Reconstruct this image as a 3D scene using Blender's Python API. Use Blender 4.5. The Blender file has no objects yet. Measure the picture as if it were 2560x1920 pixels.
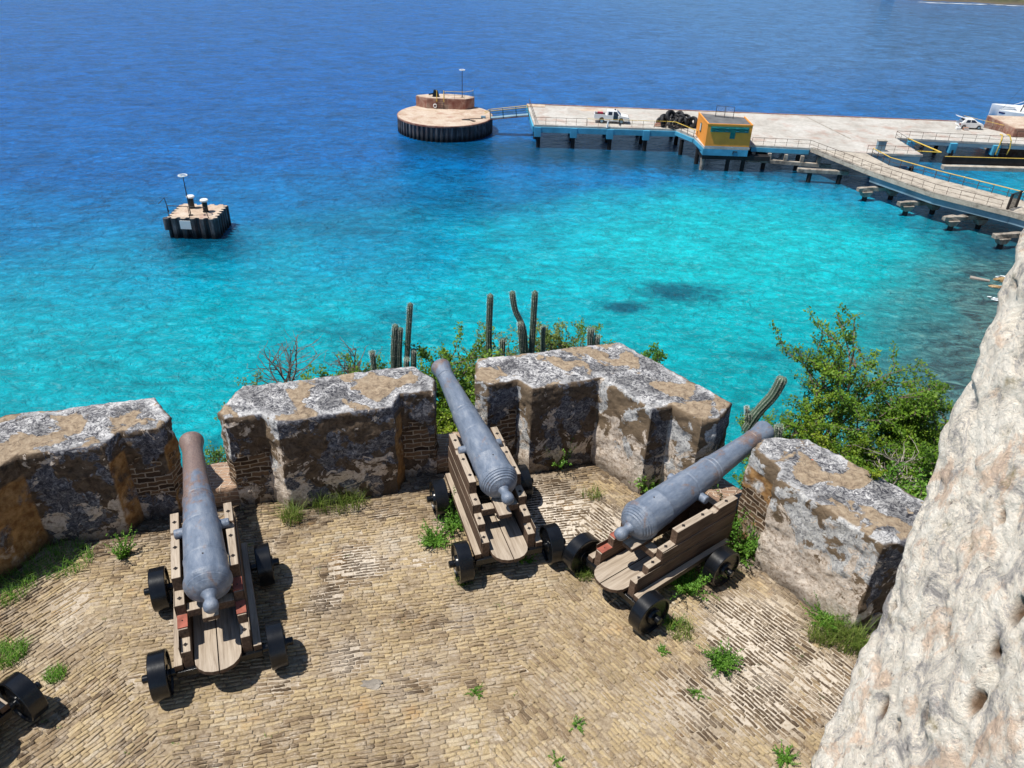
import bpy, bmesh, math, random
from mathutils import Vector, Matrix, noise, geometry
R = math.radians
random.seed(7)
scene = bpy.context.scene
COL = scene.collection

# ------------------------------------------------------------------ camera
cam_d = bpy.data.cameras.new('camera'); cam = bpy.data.objects.new('camera', cam_d); COL.objects.link(cam)
cam_d.sensor_width = 36; cam_d.lens = 1950/2560*36; cam_d.clip_start = 0.05; cam_d.clip_end = 6000
CAM = Vector((0, 0, 6.0))
CM = Matrix.Rotation(R(58), 3, 'X') @ Matrix.Rotation(R(2.0), 3, 'Z')
cam.matrix_world = Matrix.Translation(CAM) @ CM.to_4x4()
cam_d.dof.use_dof = True; cam_d.dof.focus_distance = 8.0; cam_d.dof.aperture_fstop = 11
scene.camera = cam
# ------------------------------------------------------------------ world and sun
SUN = Vector((-.41, -.10, 1.0)).normalized()
EL = math.asin(SUN.z); AZ = math.atan2(SUN.x, SUN.y)
world = bpy.data.worlds.new('World'); scene.world = world; world.use_nodes = True
wn = world.node_tree; wn.nodes.clear()
sky = wn.nodes.new('ShaderNodeTexSky'); sky.sky_type = 'NISHITA'; sky.sun_disc = False
sky.sun_elevation = EL; sky.sun_rotation = AZ; sky.altitude = 30; sky.dust_density = .15; sky.ozone_density = 4.0
bg = wn.nodes.new('ShaderNodeBackground'); bg.inputs[1].default_value = 0.085
wo = wn.nodes.new('ShaderNodeOutputWorld')
tc_ = wn.nodes.new('ShaderNodeTexCoord'); sx_ = wn.nodes.new('ShaderNodeSeparateXYZ'); cx_ = wn.nodes.new('ShaderNodeCombineXYZ')
mx_ = wn.nodes.new('ShaderNodeMath'); mx_.operation = 'MAXIMUM'; mx_.inputs[1].default_value = .16      # blue sky down to the sea horizon
wn.links.new(tc_.outputs['Generated'], sx_.inputs[0]); wn.links.new(sx_.outputs[2], mx_.inputs[0])
wn.links.new(sx_.outputs[0], cx_.inputs[0]); wn.links.new(sx_.outputs[1], cx_.inputs[1]); wn.links.new(mx_.outputs[0], cx_.inputs[2]); wn.links.new(cx_.outputs[0], sky.inputs[0])
wn.links.new(sky.outputs[0], bg.inputs[0]); wn.links.new(bg.outputs[0], wo.inputs[0])
sl = bpy.data.lights.new('sun', 'SUN'); sl.energy = 5.0; sl.angle = R(.5); sl.color = (1, .955, .88)
so = bpy.data.objects.new('sun', sl); COL.objects.link(so)
so.rotation_euler = (-SUN).to_track_quat('-Z', 'Y').to_euler()
scene.view_settings.view_transform = 'Standard'; scene.view_settings.look = 'None'
scene.view_settings.exposure = 0.22; scene.view_settings.gamma = 1
scene.cycles.max_bounces = 6

SEA = -25.3; DECK = -22.0

# ------------------------------------------------------------------ helpers
def ray(px, py): return CM @ Vector(((px-1280)/1950, -(py-960)/1950, -1))
def at(px, py, z=0.):
    d = ray(px, py); return CAM + d*((z-CAM.z)/d.z)
def aty(px, py, y):
    d = ray(px, py); return CAM + d*(y/d.y)

def tag(o, label=None, cat=None, group=None, kind=None):
    for k, v in (('label', label), ('category', cat), ('group', group), ('kind', kind)):
        if v: o[k] = v
    return o
def empty(name, loc, rz=0, **kw):
    o = bpy.data.objects.new(name, None); COL.objects.link(o); o.empty_display_size = .2
    o.location = loc; o.rotation_euler = (0, 0, rz); return tag(o, **kw)
def mesh_obj(name, V, F, m=None, parent=None, smooth=False, loc=(0, 0, 0), **kw):
    me = bpy.data.meshes.new(name); me.from_pydata([tuple(v) for v in V], [], F); me.update()
    if smooth: me.polygons.foreach_set('use_smooth', [True]*len(me.polygons))
    o = bpy.data.objects.new(name, me); COL.objects.link(o); o.location = loc
    if m: me.materials.append(m)
    if parent: o.parent = parent
    return tag(o, **kw)
class MB:
    def __init__(s): s.V = []; s.F = []
    def add(s, V, F):
        n = len(s.V); s.V += [Vector(v) for v in V]; s.F += [tuple(i+n for i in f) for f in F]; return s
    def box(s, a, b):
        (x0, y0, z0), (x1, y1, z1) = a, b
        return s.add([(x0,y0,z0),(x1,y0,z0),(x1,y1,z0),(x0,y1,z0),(x0,y0,z1),(x1,y0,z1),(x1,y1,z1),(x0,y1,z1)],
                     [(0,3,2,1),(4,5,6,7),(0,1,5,4),(1,2,6,5),(2,3,7,6),(3,0,4,7)])
    def prism(s, poly, z0, z1):                      # vertical extrusion of an xy polygon (ccw)
        n = len(poly)
        V = [(p[0], p[1], z0) for p in poly]+[(p[0], p[1], z1) for p in poly]
        F = [tuple(range(n-1, -1, -1)), tuple(range(n, 2*n))]+[(i, (i+1) % n, n+(i+1) % n, n+i) for i in range(n)]
        return s.add(V, F)
    def xprism(s, prof, x0, x1):                     # profile in (y,z) extruded along x
        n = len(prof)
        V = [(x0, p[0], p[1]) for p in prof]+[(x1, p[0], p[1]) for p in prof]
        F = [tuple(range(n-1, -1, -1)), tuple(range(n, 2*n))]+[(i, (i+1) % n, n+(i+1) % n, n+i) for i in range(n)]
        return s.add(V, F)
    def yprism(s, prof, y0, y1):                     # profile in (x,z) extruded along y
        n = len(prof)
        V = [(p[0], y0, p[1]) for p in prof]+[(p[0], y1, p[1]) for p in prof]
        F = [tuple(range(n)), tuple(range(2*n-1, n-1, -1))]+[(i, n+i, n+(i+1) % n, (i+1) % n) for i in range(n)]
        return s.add(V, F)
    def tube(s, p, q, r0, r1=None, n=8, cap=True):
        p, q = Vector(p), Vector(q); r1 = r0 if r1 is None else r1
        d = (q-p).normalized(); a = d.orthogonal().normalized(); b = d.cross(a)
        V = []
        for c, r in ((p, r0), (q, r1)):
            V += [c+(a*math.cos(t*2*math.pi/n)+b*math.sin(t*2*math.pi/n))*r for t in range(n)]
        F = [(i, (i+1) % n, n+(i+1) % n, n+i) for i in range(n)]
        if cap: F += [tuple(range(n-1, -1, -1)), tuple(range(n, 2*n))]
        return s.add(V, F)
    def lathe(s, prof, p, d, n=32):                  # prof: (distance along d, radius)
        p = Vector(p); d = Vector(d).normalized(); a = d.orthogonal().normalized(); b = d.cross(a)
        V = []; m = len(prof)
        for t, r in prof:
            V += [p+d*t+(a*math.cos(k*2*math.pi/n)+b*math.sin(k*2*math.pi/n))*r for k in range(n)]
        F = [(j*n+i, j*n+(i+1) % n, (j+1)*n+(i+1) % n, (j+1)*n+i) for j in range(m-1) for i in range(n)]
        F += [tuple(range(n-1, -1, -1)), tuple(range((m-1)*n, m*n))]
        return s.add(V, F)
    def torus(s, c, d, R0, r, n=20, k=8):
        c = Vector(c); d = Vector(d).normalized(); a = d.orthogonal().normalized(); b = d.cross(a); V = []
        for i in range(n):
            u = a*math.cos(i*2*math.pi/n)+b*math.sin(i*2*math.pi/n)
            for j in range(k):
                t = j*2*math.pi/k; V.append(c+u*(R0+r*math.cos(t))+d*r*math.sin(t))
        return s.add(V, [(i*k+j, ((i+1) % n)*k+j, ((i+1) % n)*k+(j+1) % k, i*k+(j+1) % k) for i in range(n) for j in range(k)])
    def build(s, name, m=None, parent=None, smooth=False, bevel=0, angle=35, **kw):
        o = mesh_obj(name, s.V, s.F, m, parent, False, **kw); me = o.data
        bm = bmesh.new(); bm.from_mesh(me); bmesh.ops.recalc_face_normals(bm, faces=bm.faces)
        if smooth:
            for f in bm.faces: f.smooth = True
            for e in bm.edges:
                if len(e.link_faces) == 2 and e.calc_face_angle(0) > R(angle): e.smooth = False
        bm.to_mesh(me); bm.free()
        if bevel:
            b = o.modifiers.new('bevel', 'BEVEL'); b.width = bevel; b.segments = 2; b.limit_method = 'ANGLE'
        return o
def copy_tree(o, parent=None):
    c = o.copy(); COL.objects.link(c)
    if parent: c.parent = parent
    for ch in [x for x in bpy.data.objects if x.parent == o]: copy_tree(ch, c)
    return c

# ------------------------------------------------------------------ materials
class Mat:
    def __init__(s, name, rough=.8, spec=.3):
        s.m = bpy.data.materials.new(name); s.m.use_nodes = True; s.nt = s.m.node_tree
        s.b = s.nt.nodes['Principled BSDF']; s.b.inputs['Roughness'].default_value = rough
        s.b.inputs['Specular IOR Level'].default_value = spec
    def n(s, t, **kw):
        x = s.nt.nodes.new(t)
        for k, v in kw.items(): setattr(x, k, v)
        return x
    def L(s, a, b): s.nt.links.new(a, b)
    def set(s, inp, v):
        if hasattr(v, 'is_linked'): s.L(v, inp)
        elif isinstance(v, (tuple, list)) and len(v) == 3 and inp.type == 'RGBA': inp.default_value = (*v, 1)
        else: inp.default_value = v
    def pos(s): return s.n('ShaderNodeNewGeometry').outputs['Position']
    def obj(s): return s.n('ShaderNodeTexCoord').outputs['Object']
    def uv(s): return s.n('ShaderNodeTexCoord').outputs['UV']
    def map(s, v, scale=(1, 1, 1), rot=(0, 0, 0), loc=(0, 0, 0)):
        x = s.n('ShaderNodeMapping'); s.L(v, x.inputs[0]); x.inputs['Scale'].default_value = scale
        x.inputs['Rotation'].default_value = rot; x.inputs['Location'].default_value = loc; return x.outputs[0]
    def noise(s, v, sc, det=4, ro=.55, dist=0):
        x = s.n('ShaderNodeTexNoise'); s.L(v, x.inputs['Vector']); x.inputs['Scale'].default_value = sc
        x.inputs['Detail'].default_value = det; x.inputs['Roughness'].default_value = ro
        x.inputs['Distortion'].default_value = dist; return x.outputs[0]
    def vor(s, v, sc, feat='F1'):
        x = s.n('ShaderNodeTexVoronoi', feature=feat); s.L(v, x.inputs['Vector']); x.inputs['Scale'].default_value = sc
        return x.outputs['Distance']
    def ramp(s, f, stops, interp='LINEAR'):
        x = s.n('ShaderNodeValToRGB'); s.L(f, x.inputs[0]); e = x.color_ramp.elements; x.color_ramp.interpolation = interp
        while len(e) < len(stops): e.new(.5)
        for q, (p, c) in zip(e, stops):
            q.position = p; q.color = (c, c, c, 1) if isinstance(c, (int, float)) else (*c, 1)
        return x.outputs[0]
    def mr(s, f, a, b, c=0, d=1):
        x = s.n('ShaderNodeMapRange'); s.set(x.inputs[0], f)
        for i, v in enumerate((a, b, c, d)): x.inputs[i+1].default_value = v
        return x.outputs[0]
    def mix(s, f, a, b, blend='MIX'):
        x = s.n('ShaderNodeMix', data_type='RGBA', blend_type=blend)
        s.set(x.inputs[0], f); s.set(x.inputs[6], a); s.set(x.inputs[7], b); return x.outputs[2]
    def math(s, op, a, b=0, c=0):
        x = s.n('ShaderNodeMath', operation=op); s.set(x.inputs[0], a); s.set(x.inputs[1], b); s.set(x.inputs[2], c); return x.outputs[0]
    def sep(s, v):
        x = s.n('ShaderNodeSeparateXYZ'); s.L(v, x.inputs[0]); return x.outputs
    def attr(s, name, out='Fac'): return s.n('ShaderNodeAttribute', attribute_name=name).outputs[out]
    def color(s, c): s.set(s.b.inputs['Base Color'], c); return s
    def bump(s, h, dist=.01, strength=1):
        x = s.n('ShaderNodeBump'); s.set(x.inputs['Height'], h); x.inputs['Distance'].default_value = dist
        x.inputs['Strength'].default_value = strength; s.L(x.outputs[0], s.b.inputs['Normal']); return s
def plain(name, c, rough=.7, var=.25, sc=3., metal=0, spec=.3, bump=0):
    M = Mat(name, rough, spec); p = M.obj()
    f = M.noise(p, sc, 5, .6)
    lo = tuple(x*(1-var) for x in c); hi = tuple(min(1, x*(1+var)) for x in c)
    M.color(M.ramp(f, [(.3, lo), (.7, hi)])); M.b.inputs['Metallic'].default_value = metal
    if bump: M.bump(f, bump)
    return M.m

def plaster_material():
    M = Mat('weathered_plaster', .92, .15); p = M.pos()
    big = M.noise(p, 2.3, 3, .5, .6); big2 = M.noise(M.map(p, loc=(7, 3, 5)), 2.7, 3, .5, .5)
    med = M.noise(p, 9, 6, .7, 1.2); fine = M.noise(p, 38, 5, .7, .8); flake = M.noise(M.map(p, (1, 1, 1.6)), 17, 8, .75, 1.8)
    grey = M.ramp(flake, [(.36, (.02, .02, .025)), (.44, (.11, .11, .125)), (.49, (.29, .285, .29)), (.55, (.55, .54, .53)), (.64, (.78, .77, .75))])
    dark = M.ramp(M.noise(M.map(p, loc=(1, 9, 2)), 3.1, 4, .6, .8), [(.42, 0.), (.60, 1.)])
    greyd = M.mix(M.math('MULTIPLY', dark, .9), grey, M.mix(.72, grey, (.03, .03, .036)))
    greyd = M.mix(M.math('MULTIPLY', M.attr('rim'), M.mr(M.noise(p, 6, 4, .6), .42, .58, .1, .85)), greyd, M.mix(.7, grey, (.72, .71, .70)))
    tan = M.ramp(M.noise(p, 16, 7, .72, .6), [(.33, (.15, .11, .08)), (.47, (.31, .235, .16)), (.66, (.46, .365, .26))])
    tmask = M.ramp(M.math('ADD', big, M.math('MULTIPLY', M.math('SUBTRACT', med, .5), .16)), [(.53, 0.), (.545, 1.)])
    crack = M.ramp(M.vor(M.map(M.math('ADD', 0, 0) if False else p, (1, 1, 1)), 7, 'DISTANCE_TO_EDGE'), [(0., .8), (.018, 0.)])
    col = M.mix(tmask, greyd, tan)
    col = M.mix(M.math('MULTIPLY', crack, M.ramp(med, [(.45, 0.), (.6, 1.)])), col, (.05, .045, .04))
    # side faces: brown and grey coats darkened as painted shade, pale stone low down
    side = M.attr('side')
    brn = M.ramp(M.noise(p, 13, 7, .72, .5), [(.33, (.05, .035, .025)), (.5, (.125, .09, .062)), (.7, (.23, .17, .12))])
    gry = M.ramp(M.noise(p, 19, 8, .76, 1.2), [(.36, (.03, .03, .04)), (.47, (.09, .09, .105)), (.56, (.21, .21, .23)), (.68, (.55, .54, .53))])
    smask = M.ramp(M.math('ADD', big2, M.math('MULTIPLY', M.math('SUBTRACT', med, .5), .34)), [(.47, 0.), (.495, 1.)])
    gry = M.mix(M.math('MULTIPLY', M.attr('pale'), .8), gry, M.ramp(M.noise(p, 24, 7, .74, 1.), [(.34, (.10, .10, .11)), (.44, (.42, .42, .42)), (.55, (.76, .75, .72))]))
    brn = M.mix(M.math('MULTIPLY', M.attr('pale'), .5), brn, (.26, .19, .12))
    sc = M.mix(smask, gry, brn)
    z = M.sep(p)[2]
    low = M.math('ADD', M.mr(z, .0, .75, .16, 0.), M.math('MULTIPLY', M.attr('pale'), M.mr(z, .2, 1.15, .20, -.02)))
    pmask = M.ramp(M.math('ADD', M.math('ADD', M.noise(M.map(p, loc=(4, 4, 1)), 3.6, 5, .65, .8), low), 0), [(.615, 0.), (.63, 1.)])
    pale = M.ramp(M.noise(p, 24, 6, .7, .5), [(.32, (.17, .12, .09)), (.41, (.50, .40, .31)), (.56, (.78, .68, .58))])
    sc = M.mix(M.math('MULTIPLY', pmask, .9), sc, pale)
    ocm = M.math('MULTIPLY', M.attr('ochre'), M.ramp(M.noise(M.map(p, loc=(2, 2, 2)), 4, 5, .6), [(.38, 0.), (.5, 1.)]))
    sc = M.mix(ocm, sc, M.ramp(M.noise(p, 12, 5, .6), [(.35, (.22, .11, .04)), (.65, (.50, .30, .13))]))
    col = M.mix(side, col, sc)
    # bare brick where the coat has fallen
    bt = M.n('ShaderNodeTexBrick'); M.L(M.map(M.uv(), loc=(0, 0, 0)), bt.inputs['Vector'])
    wv = M.n('ShaderNodeVectorMath', operation='ADD'); M.L(M.uv(), wv.inputs[0])
    nc = M.n('ShaderNodeTexNoise'); M.L(p, nc.inputs['Vector']); nc.inputs['Scale'].default_value = 9
    ws = M.n('ShaderNodeVectorMath', operation='SCALE'); M.L(nc.outputs[1], ws.inputs[0]); ws.inputs['Scale'].default_value = .045
    M.L(ws.outputs[0], wv.inputs[1]); M.L(wv.outputs[0], bt.inputs['Vector'])
    bt.inputs['Scale'].default_value = 1; bt.inputs['Brick Width'].default_value = .19; bt.inputs['Row Height'].default_value = .060
    bt.inputs['Mortar Size'].default_value = .0095; bt.inputs['Mortar Smooth'].default_value = .5; bt.inputs['Bias'].default_value = 0
    bt.inputs['Color1'].default_value = (.05, .032, .022, 1); bt.inputs['Color2'].default_value = (.25, .155, .09, 1)
    bt.inputs['Mortar'].default_value = (.52, .42, .32, 1)
    bm_ = M.math('ADD', M.attr('brick'), M.math('MULTIPLY', M.math('SUBTRACT', M.noise(M.map(p, loc=(3, 1, 8)), 5, 6, .7), .5), 3.6))
    bmask = M.ramp(bm_, [(.44, 0.), (.52, 1.)])
    brc = M.mix(.35, bt.outputs[0], M.mix(1, bt.outputs[0], M.ramp(fine, [(.3, .5), (.7, 1.)]), 'MULTIPLY'))
    brc = M.mix(M.math('MULTIPLY', M.attr('sill'), .55), brc, M.mix(.5, brc, (.95, .62, .45), 'SCREEN'))  # sill brick screened lighter, painting in the sunlight on it
    col = M.mix(bmask, col, brc)
    # damp and grime close to the ground
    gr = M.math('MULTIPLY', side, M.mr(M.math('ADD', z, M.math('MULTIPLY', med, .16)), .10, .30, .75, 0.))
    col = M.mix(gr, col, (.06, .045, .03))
    M.color(col)
    h = M.math('ADD', M.math('MULTIPLY', flake, .8), M.math('MULTIPLY', fine, .4))
    h = M.math('ADD', h, M.math('MULTIPLY', tmask, .25))
    hb = M.math('MULTIPLY', M.math('SUBTRACT', bt.outputs['Fac'], .5), .9)
    h = M.math('ADD', h, M.math('MULTIPLY', bmask, hb))
    M.bump(h, .022, 1); return M.m
def coral_material():
    M = Mat('pale_coral_stone', .9, .15); p = M.pos(); q = M.map(p, (1, 1, .62), (.35, 0, 0))
    a = M.noise(q, 11, 9, .76, .9); b = M.noise(M.map(q, loc=(3, 5, 1)), 9, 5, .65, .5); c = M.noise(q, 42, 6, .7, .3)
    col = M.ramp(a, [(.36, (.36, .33, .31)), (.43, (.64, .58, .52)), (.48, (.92, .81, .67)), (.57, (1.0, .91, .78))])
    col = M.mix(M.ramp(b, [(.54, 0.), (.62, .55)]), col, (.82, .52, .33))
    col = M.mix(M.ramp(M.noise(M.map(q, loc=(9, 1, 4)), 8, 5, .7), [(.60, 0.), (.70, .85)]), col, (.34, .27, .14))
    col = M.mix(M.ramp(c, [(.31, .8), (.40, 0.)]), col, (.18, .14, .12))
    col = M.mix(M.attr('pit'), col, (.16, .10, .06))
    M.color(col); M.bump(M.math('ADD', M.math('MULTIPLY', c, .8), a), .03, 1); return M.m
def brick_floor_material():
    M = Mat('yellow_clinker_brick', .9, .15); p = M.pos(); r = M.attr('tint')
    base = M.ramp(r, [(0, (.10, .07, .045)), (.22, (.27, .195, .12)), (.5, (.42, .32, .185)), (.75, (.51, .395, .23)), (1, (.53, .46, .35))])
    f = M.noise(p, 60, 5, .7); g = M.noise(p, 1.3, 5, .6, .4)
    col = M.mix(1, base, M.ramp(f, [(.3, .65), (.7, 1.15)]), 'MULTIPLY')
    col = M.mix(M.ramp(M.noise(p, 7, 7, .75, .6), [(.50, 0.), (.60, .75)]), col, M.ramp(f, [(.3, (.25, .19, .13)), (.6, (.50, .42, .32))]))
    col = M.mix(M.ramp(g, [(.52, 0.), (.66, .55)]), col, (.46, .40, .33))
    col = M.mix(M.ramp(M.noise(M.map(p, loc=(5, 5, 0)), .9, 5, .65), [(.53, 0.), (.66, .6)]), col, (.15, .11, .07))
    col = M.mix(M.ramp(M.noise(M.map(p, loc=(1, 5, 0)), 1.7, 5, .65), [(.60, 0.), (.70, .5)]), col, (.46, .28, .12))
    M.color(col); M.bump(M.math('ADD', f, M.noise(p, 22, 4, .6)), .010, 1); return M.m
def mortar_material():
    M = Mat('paving_mortar', .95, .1); p = M.pos()
    col = M.ramp(M.noise(p, 24, 5, .7), [(.3, (.16, .12, .08)), (.5, (.29, .225, .15)), (.7, (.42, .34, .24))])
    col = M.mix(M.math('MAXIMUM', M.attr('white'), M.ramp(M.noise(M.map(p, loc=(2, 6, 0)), 2.2, 5, .7, .5), [(.56, 0.), (.66, .8)])), col, M.ramp(M.noise(p, 30, 5, .7), [(.38, (.3, .24, .17)), (.5, (.62, .55, .46))]))
    col = M.mix(M.math('MULTIPLY', M.attr('dirt'), .7), col, (.07, .05, .033))
    M.color(col); M.bump(M.noise(p, 40, 5, .7), .01, 1); return M.m
def sea_material():
    M = Mat('sea_water', .09, .34); M.b.inputs['IOR'].default_value = 1.33
    p = M.pos(); x, y, _ = M.sep(p)
    flat = M.map(p, (1, 1, 0))
    d = M.math('ADD', M.math('MULTIPLY', x, -.36), M.math('MULTIPLY', y, .93))
    d = M.math('ADD', d, M.math('MULTIPLY', M.math('SUBTRACT', M.noise(flat, .028, 5, .6, .4), .5), 40))
    t = M.mr(d, 30, 230)
    col = M.ramp(t, [(0., (.0, .36, .40)), (.09, (.0, .46, .52)), (.165, (.0, .44, .55)), (.225, (.0, .34, .53)),
                     (.30, (.0, .20, .46)), (.40, (.0, .13, .43)), (.6, (.001, .11, .41)), (1., (.004, .105, .38))])
    wr = M.math('MULTIPLY', M.mr(M.math('SUBTRACT', x, M.math('MULTIPLY', y, -.12)), 5, 90), M.mr(d, 95, 160, 0, .6))
    col = M.mix(wr, col, (.085, .20, .36))  # greyer sky reflection on the far right water, mixed into the colour
    # pale sandy shoal in front of the pier
    e = M.n('ShaderNodeVectorMath', operation='LENGTH'); M.L(M.map(flat, (.034, .05, 1), (0, 0, 0), (-.80, -4.0, 0)), e.inputs[0])
    sh = M.math('ADD', e.outputs['Value'], M.math('MULTIPLY', M.math('SUBTRACT', M.noise(flat, .08, 4, .6, .5), .5), 1.1))
    col = M.mix(M.mr(sh, .35, 1.1, .75, 0), col, (.005, .60, .64))
    # ripples: wave light and shade painted into the colour as stretched streaks
    st = M.map(p, (.8, 1.1, 1), (0, 0, R(-12)))
    r1 = M.noise(st, 1.1, 8, .74, 1.2); r2 = M.noise(M.map(p, (.7, 1.0, 1), (0, 0, R(-20))), .30, 6, .68, .8)
    v = M.mr(M.math('ADD', M.math('MULTIPLY', r1, .6), M.math('MULTIPLY', r2, .6)), .47, .73, .58, 1.46)
    v = M.math('ADD', M.math('MULTIPLY', M.math('SUBTRACT', v, 1.0), M.mr(d, 45, 110, .55, 1.1)), 1.0)
    col = M.mix(1, col, M.ramp(M.math('MULTIPLY', v, .5), [(0, 0.), (1, 2.)]), 'MULTIPLY')
    streak = M.math('MULTIPLY', M.ramp(M.noise(M.map(p, (.6, 1.25, 1), (0, 0, R(-24)), (4, 2, 0)), .95, 8, .74, 2.2), [(.53, 0.), (.66, .42)]), M.mr(d, 45, 100, 1, .12))
    col = M.mix(streak, col, (.22, .60, .64))
    # reef and rock flat near the shore on the right
    rd = M.math('SUBTRACT', x, M.math('MULTIPLY', y, .60))
    rd = M.math('ADD', rd, M.math('MULTIPLY', M.math('SUBTRACT', M.noise(flat, .11, 5, .65, .6), .5), 16))
    rm = M.math('MULTIPLY', M.mr(rd, -9, 2), M.mr(d, 56, 68, 1, 0))
    reef = M.ramp(M.noise(M.map(p, (.7, 1.4, 1), (0, 0, R(-14))), .62, 8, .75, 1.6), [(.34, (.02, .045, .065)), (.46, (.055, .135, .15)), (.56, (.09, .25, .26)), (.68, (.22, .38, .34))])
    col = M.mix(rm, col, reef)
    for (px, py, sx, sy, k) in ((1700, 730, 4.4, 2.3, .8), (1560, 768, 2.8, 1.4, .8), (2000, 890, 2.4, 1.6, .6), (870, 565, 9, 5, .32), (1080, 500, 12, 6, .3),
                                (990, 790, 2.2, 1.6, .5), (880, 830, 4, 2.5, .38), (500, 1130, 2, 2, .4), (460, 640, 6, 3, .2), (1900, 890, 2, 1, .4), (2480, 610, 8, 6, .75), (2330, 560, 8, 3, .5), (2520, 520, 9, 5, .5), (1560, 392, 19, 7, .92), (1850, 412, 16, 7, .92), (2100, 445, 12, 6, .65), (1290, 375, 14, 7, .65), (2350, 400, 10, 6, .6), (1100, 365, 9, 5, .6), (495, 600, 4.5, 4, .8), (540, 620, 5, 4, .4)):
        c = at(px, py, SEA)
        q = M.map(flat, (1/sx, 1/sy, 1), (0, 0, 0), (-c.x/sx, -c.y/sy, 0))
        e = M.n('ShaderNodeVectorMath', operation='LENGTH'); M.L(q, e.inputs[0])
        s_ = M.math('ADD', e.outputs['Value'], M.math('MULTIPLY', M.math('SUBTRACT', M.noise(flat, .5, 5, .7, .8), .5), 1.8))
        col = M.mix(M.mr(s_, .4, 1.25, k, 0), col, (.002, .060, .12))  # dark reef spots; by pier and platforms, their reflection and shade painted in
    M.color(col)
    w = M.noise(M.map(p, (.85, 1.1, 1), (0, 0, R(-16))), .8, 8, .68, .9)
    w2 = M.noise(M.map(p, (.8, 1.1, 1), (0, 0, R(-22))), .2, 5, .6, .5)
    M.bump(M.math('ADD', M.math('MULTIPLY', w, 1.15), M.math('MULTIPLY', w2, 1.4)), 1.0, 1)
    return M.m
def barrel_material(name, y0, y1, amount):
    M = Mat(name, .42, .5); p = M.obj(); y = M.sep(p)[1]
    a = M.noise(p, 5, 6, .65, .4); b = M.noise(M.map(p, (1, .35, 1)), 13, 6, .7); f = M.noise(p, 60, 4, .7)
    col = M.ramp(b, [(.3, (.10, .13, .18)), (.5, (.155, .19, .25)), (.7, (.25, .28, .33))])
    k = M.math('ADD', a, M.mr(y, y0, y1, 0, amount))
    k = M.math('ADD', k, M.math('MULTIPLY', M.math('SUBTRACT', b, .5), .25))
    col = M.mix(M.ramp(k, [(.60, 0.), (.72, .8)]), col, M.ramp(f, [(.3, (.12, .065, .045)), (.7, (.27, .17, .115))]))
    col = M.mix(M.ramp(f, [(.28, .8), (.36, 0.)]), col, (.07, .06, .06))
    M.color(col); M.L(M.mr(b, .3, .7, .34, .5), M.b.inputs['Roughness']); pit = M.ramp(M.vor(p, 46), [(.0, 0.), (.22, 1.)])
    M.bump(M.math('ADD', M.math('ADD', f, M.math('MULTIPLY', b, 2)), M.math('MULTIPLY', pit, .5)), .0045, .9); return M.m
def wood_material(name, ca, cb, cc):
    M = Mat(name, .75, .25); p = M.obj()
    g = M.noise(M.map(p, (28, 1.6, 28)), 1.6, 6, .65, .6); h = M.noise(p, 4, 4, .6)
    col = M.ramp(g, [(.28, ca), (.5, cb), (.72, cc)])
    col = M.mix(1, col, M.ramp(h, [(.3, .65), (.7, 1.1)]), 'MULTIPLY')
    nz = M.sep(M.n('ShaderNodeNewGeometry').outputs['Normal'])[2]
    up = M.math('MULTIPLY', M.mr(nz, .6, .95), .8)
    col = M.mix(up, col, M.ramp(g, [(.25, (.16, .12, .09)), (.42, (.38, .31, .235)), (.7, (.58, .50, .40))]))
    M.color(col); M.bump(g, .004, .9); return M.m
def rock_material(name, stops, sc=6):
    M = Mat(name, .9, .2); p = M.pos()
    M.color(M.ramp(M.noise(p, sc, 7, .7, .8), stops)); M.bump(M.noise(p, sc*2.5, 7, .7), .3/sc, 1); return M.m
def leaf_material(name, lo, mid, hi):
    M = Mat(name, .55, .3); r = M.attr('tint')
    M.color(M.ramp(r, [(0, lo), (.5, mid), (1, hi)]))
    M.b.inputs['Transmission Weight'].default_value = 0
    t = M.n('ShaderNodeBsdfTranslucent'); M.L(M.ramp(r, [(0, mid), (1, hi)]), t.inputs[0])
    mx = M.n('ShaderNodeMixShader'); mx.inputs[0].default_value = .3
    out = M.nt.nodes['Material Output']; M.L(M.b.outputs[0], mx.inputs[1]); M.L(t.outputs[0], mx.inputs[2]); M.L(mx.outputs[0], out.inputs[0])
    return M.m
def concrete_material(name, stops, sc=.35, stain=None):
    M = Mat(name, .9, .15); p = M.pos()
    col = M.ramp(M.noise(p, sc, 7, .68, .5), stops)
    col = M.mix(1, col, M.ramp(M.noise(p, sc*9, 5, .7), [(.3, .78), (.65, 1.06)]), 'MULTIPLY')
    if stain: col = M.mix(M.ramp(M.noise(M.map(p, loc=(9, 2, 3)), sc*1.4, 6, .7), [(.52, 0.), (.66, stain[1])]), col, stain[0])
    M.color(col); M.bump(M.noise(p, sc*14, 5, .7), .03, .5); return M.m

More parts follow.
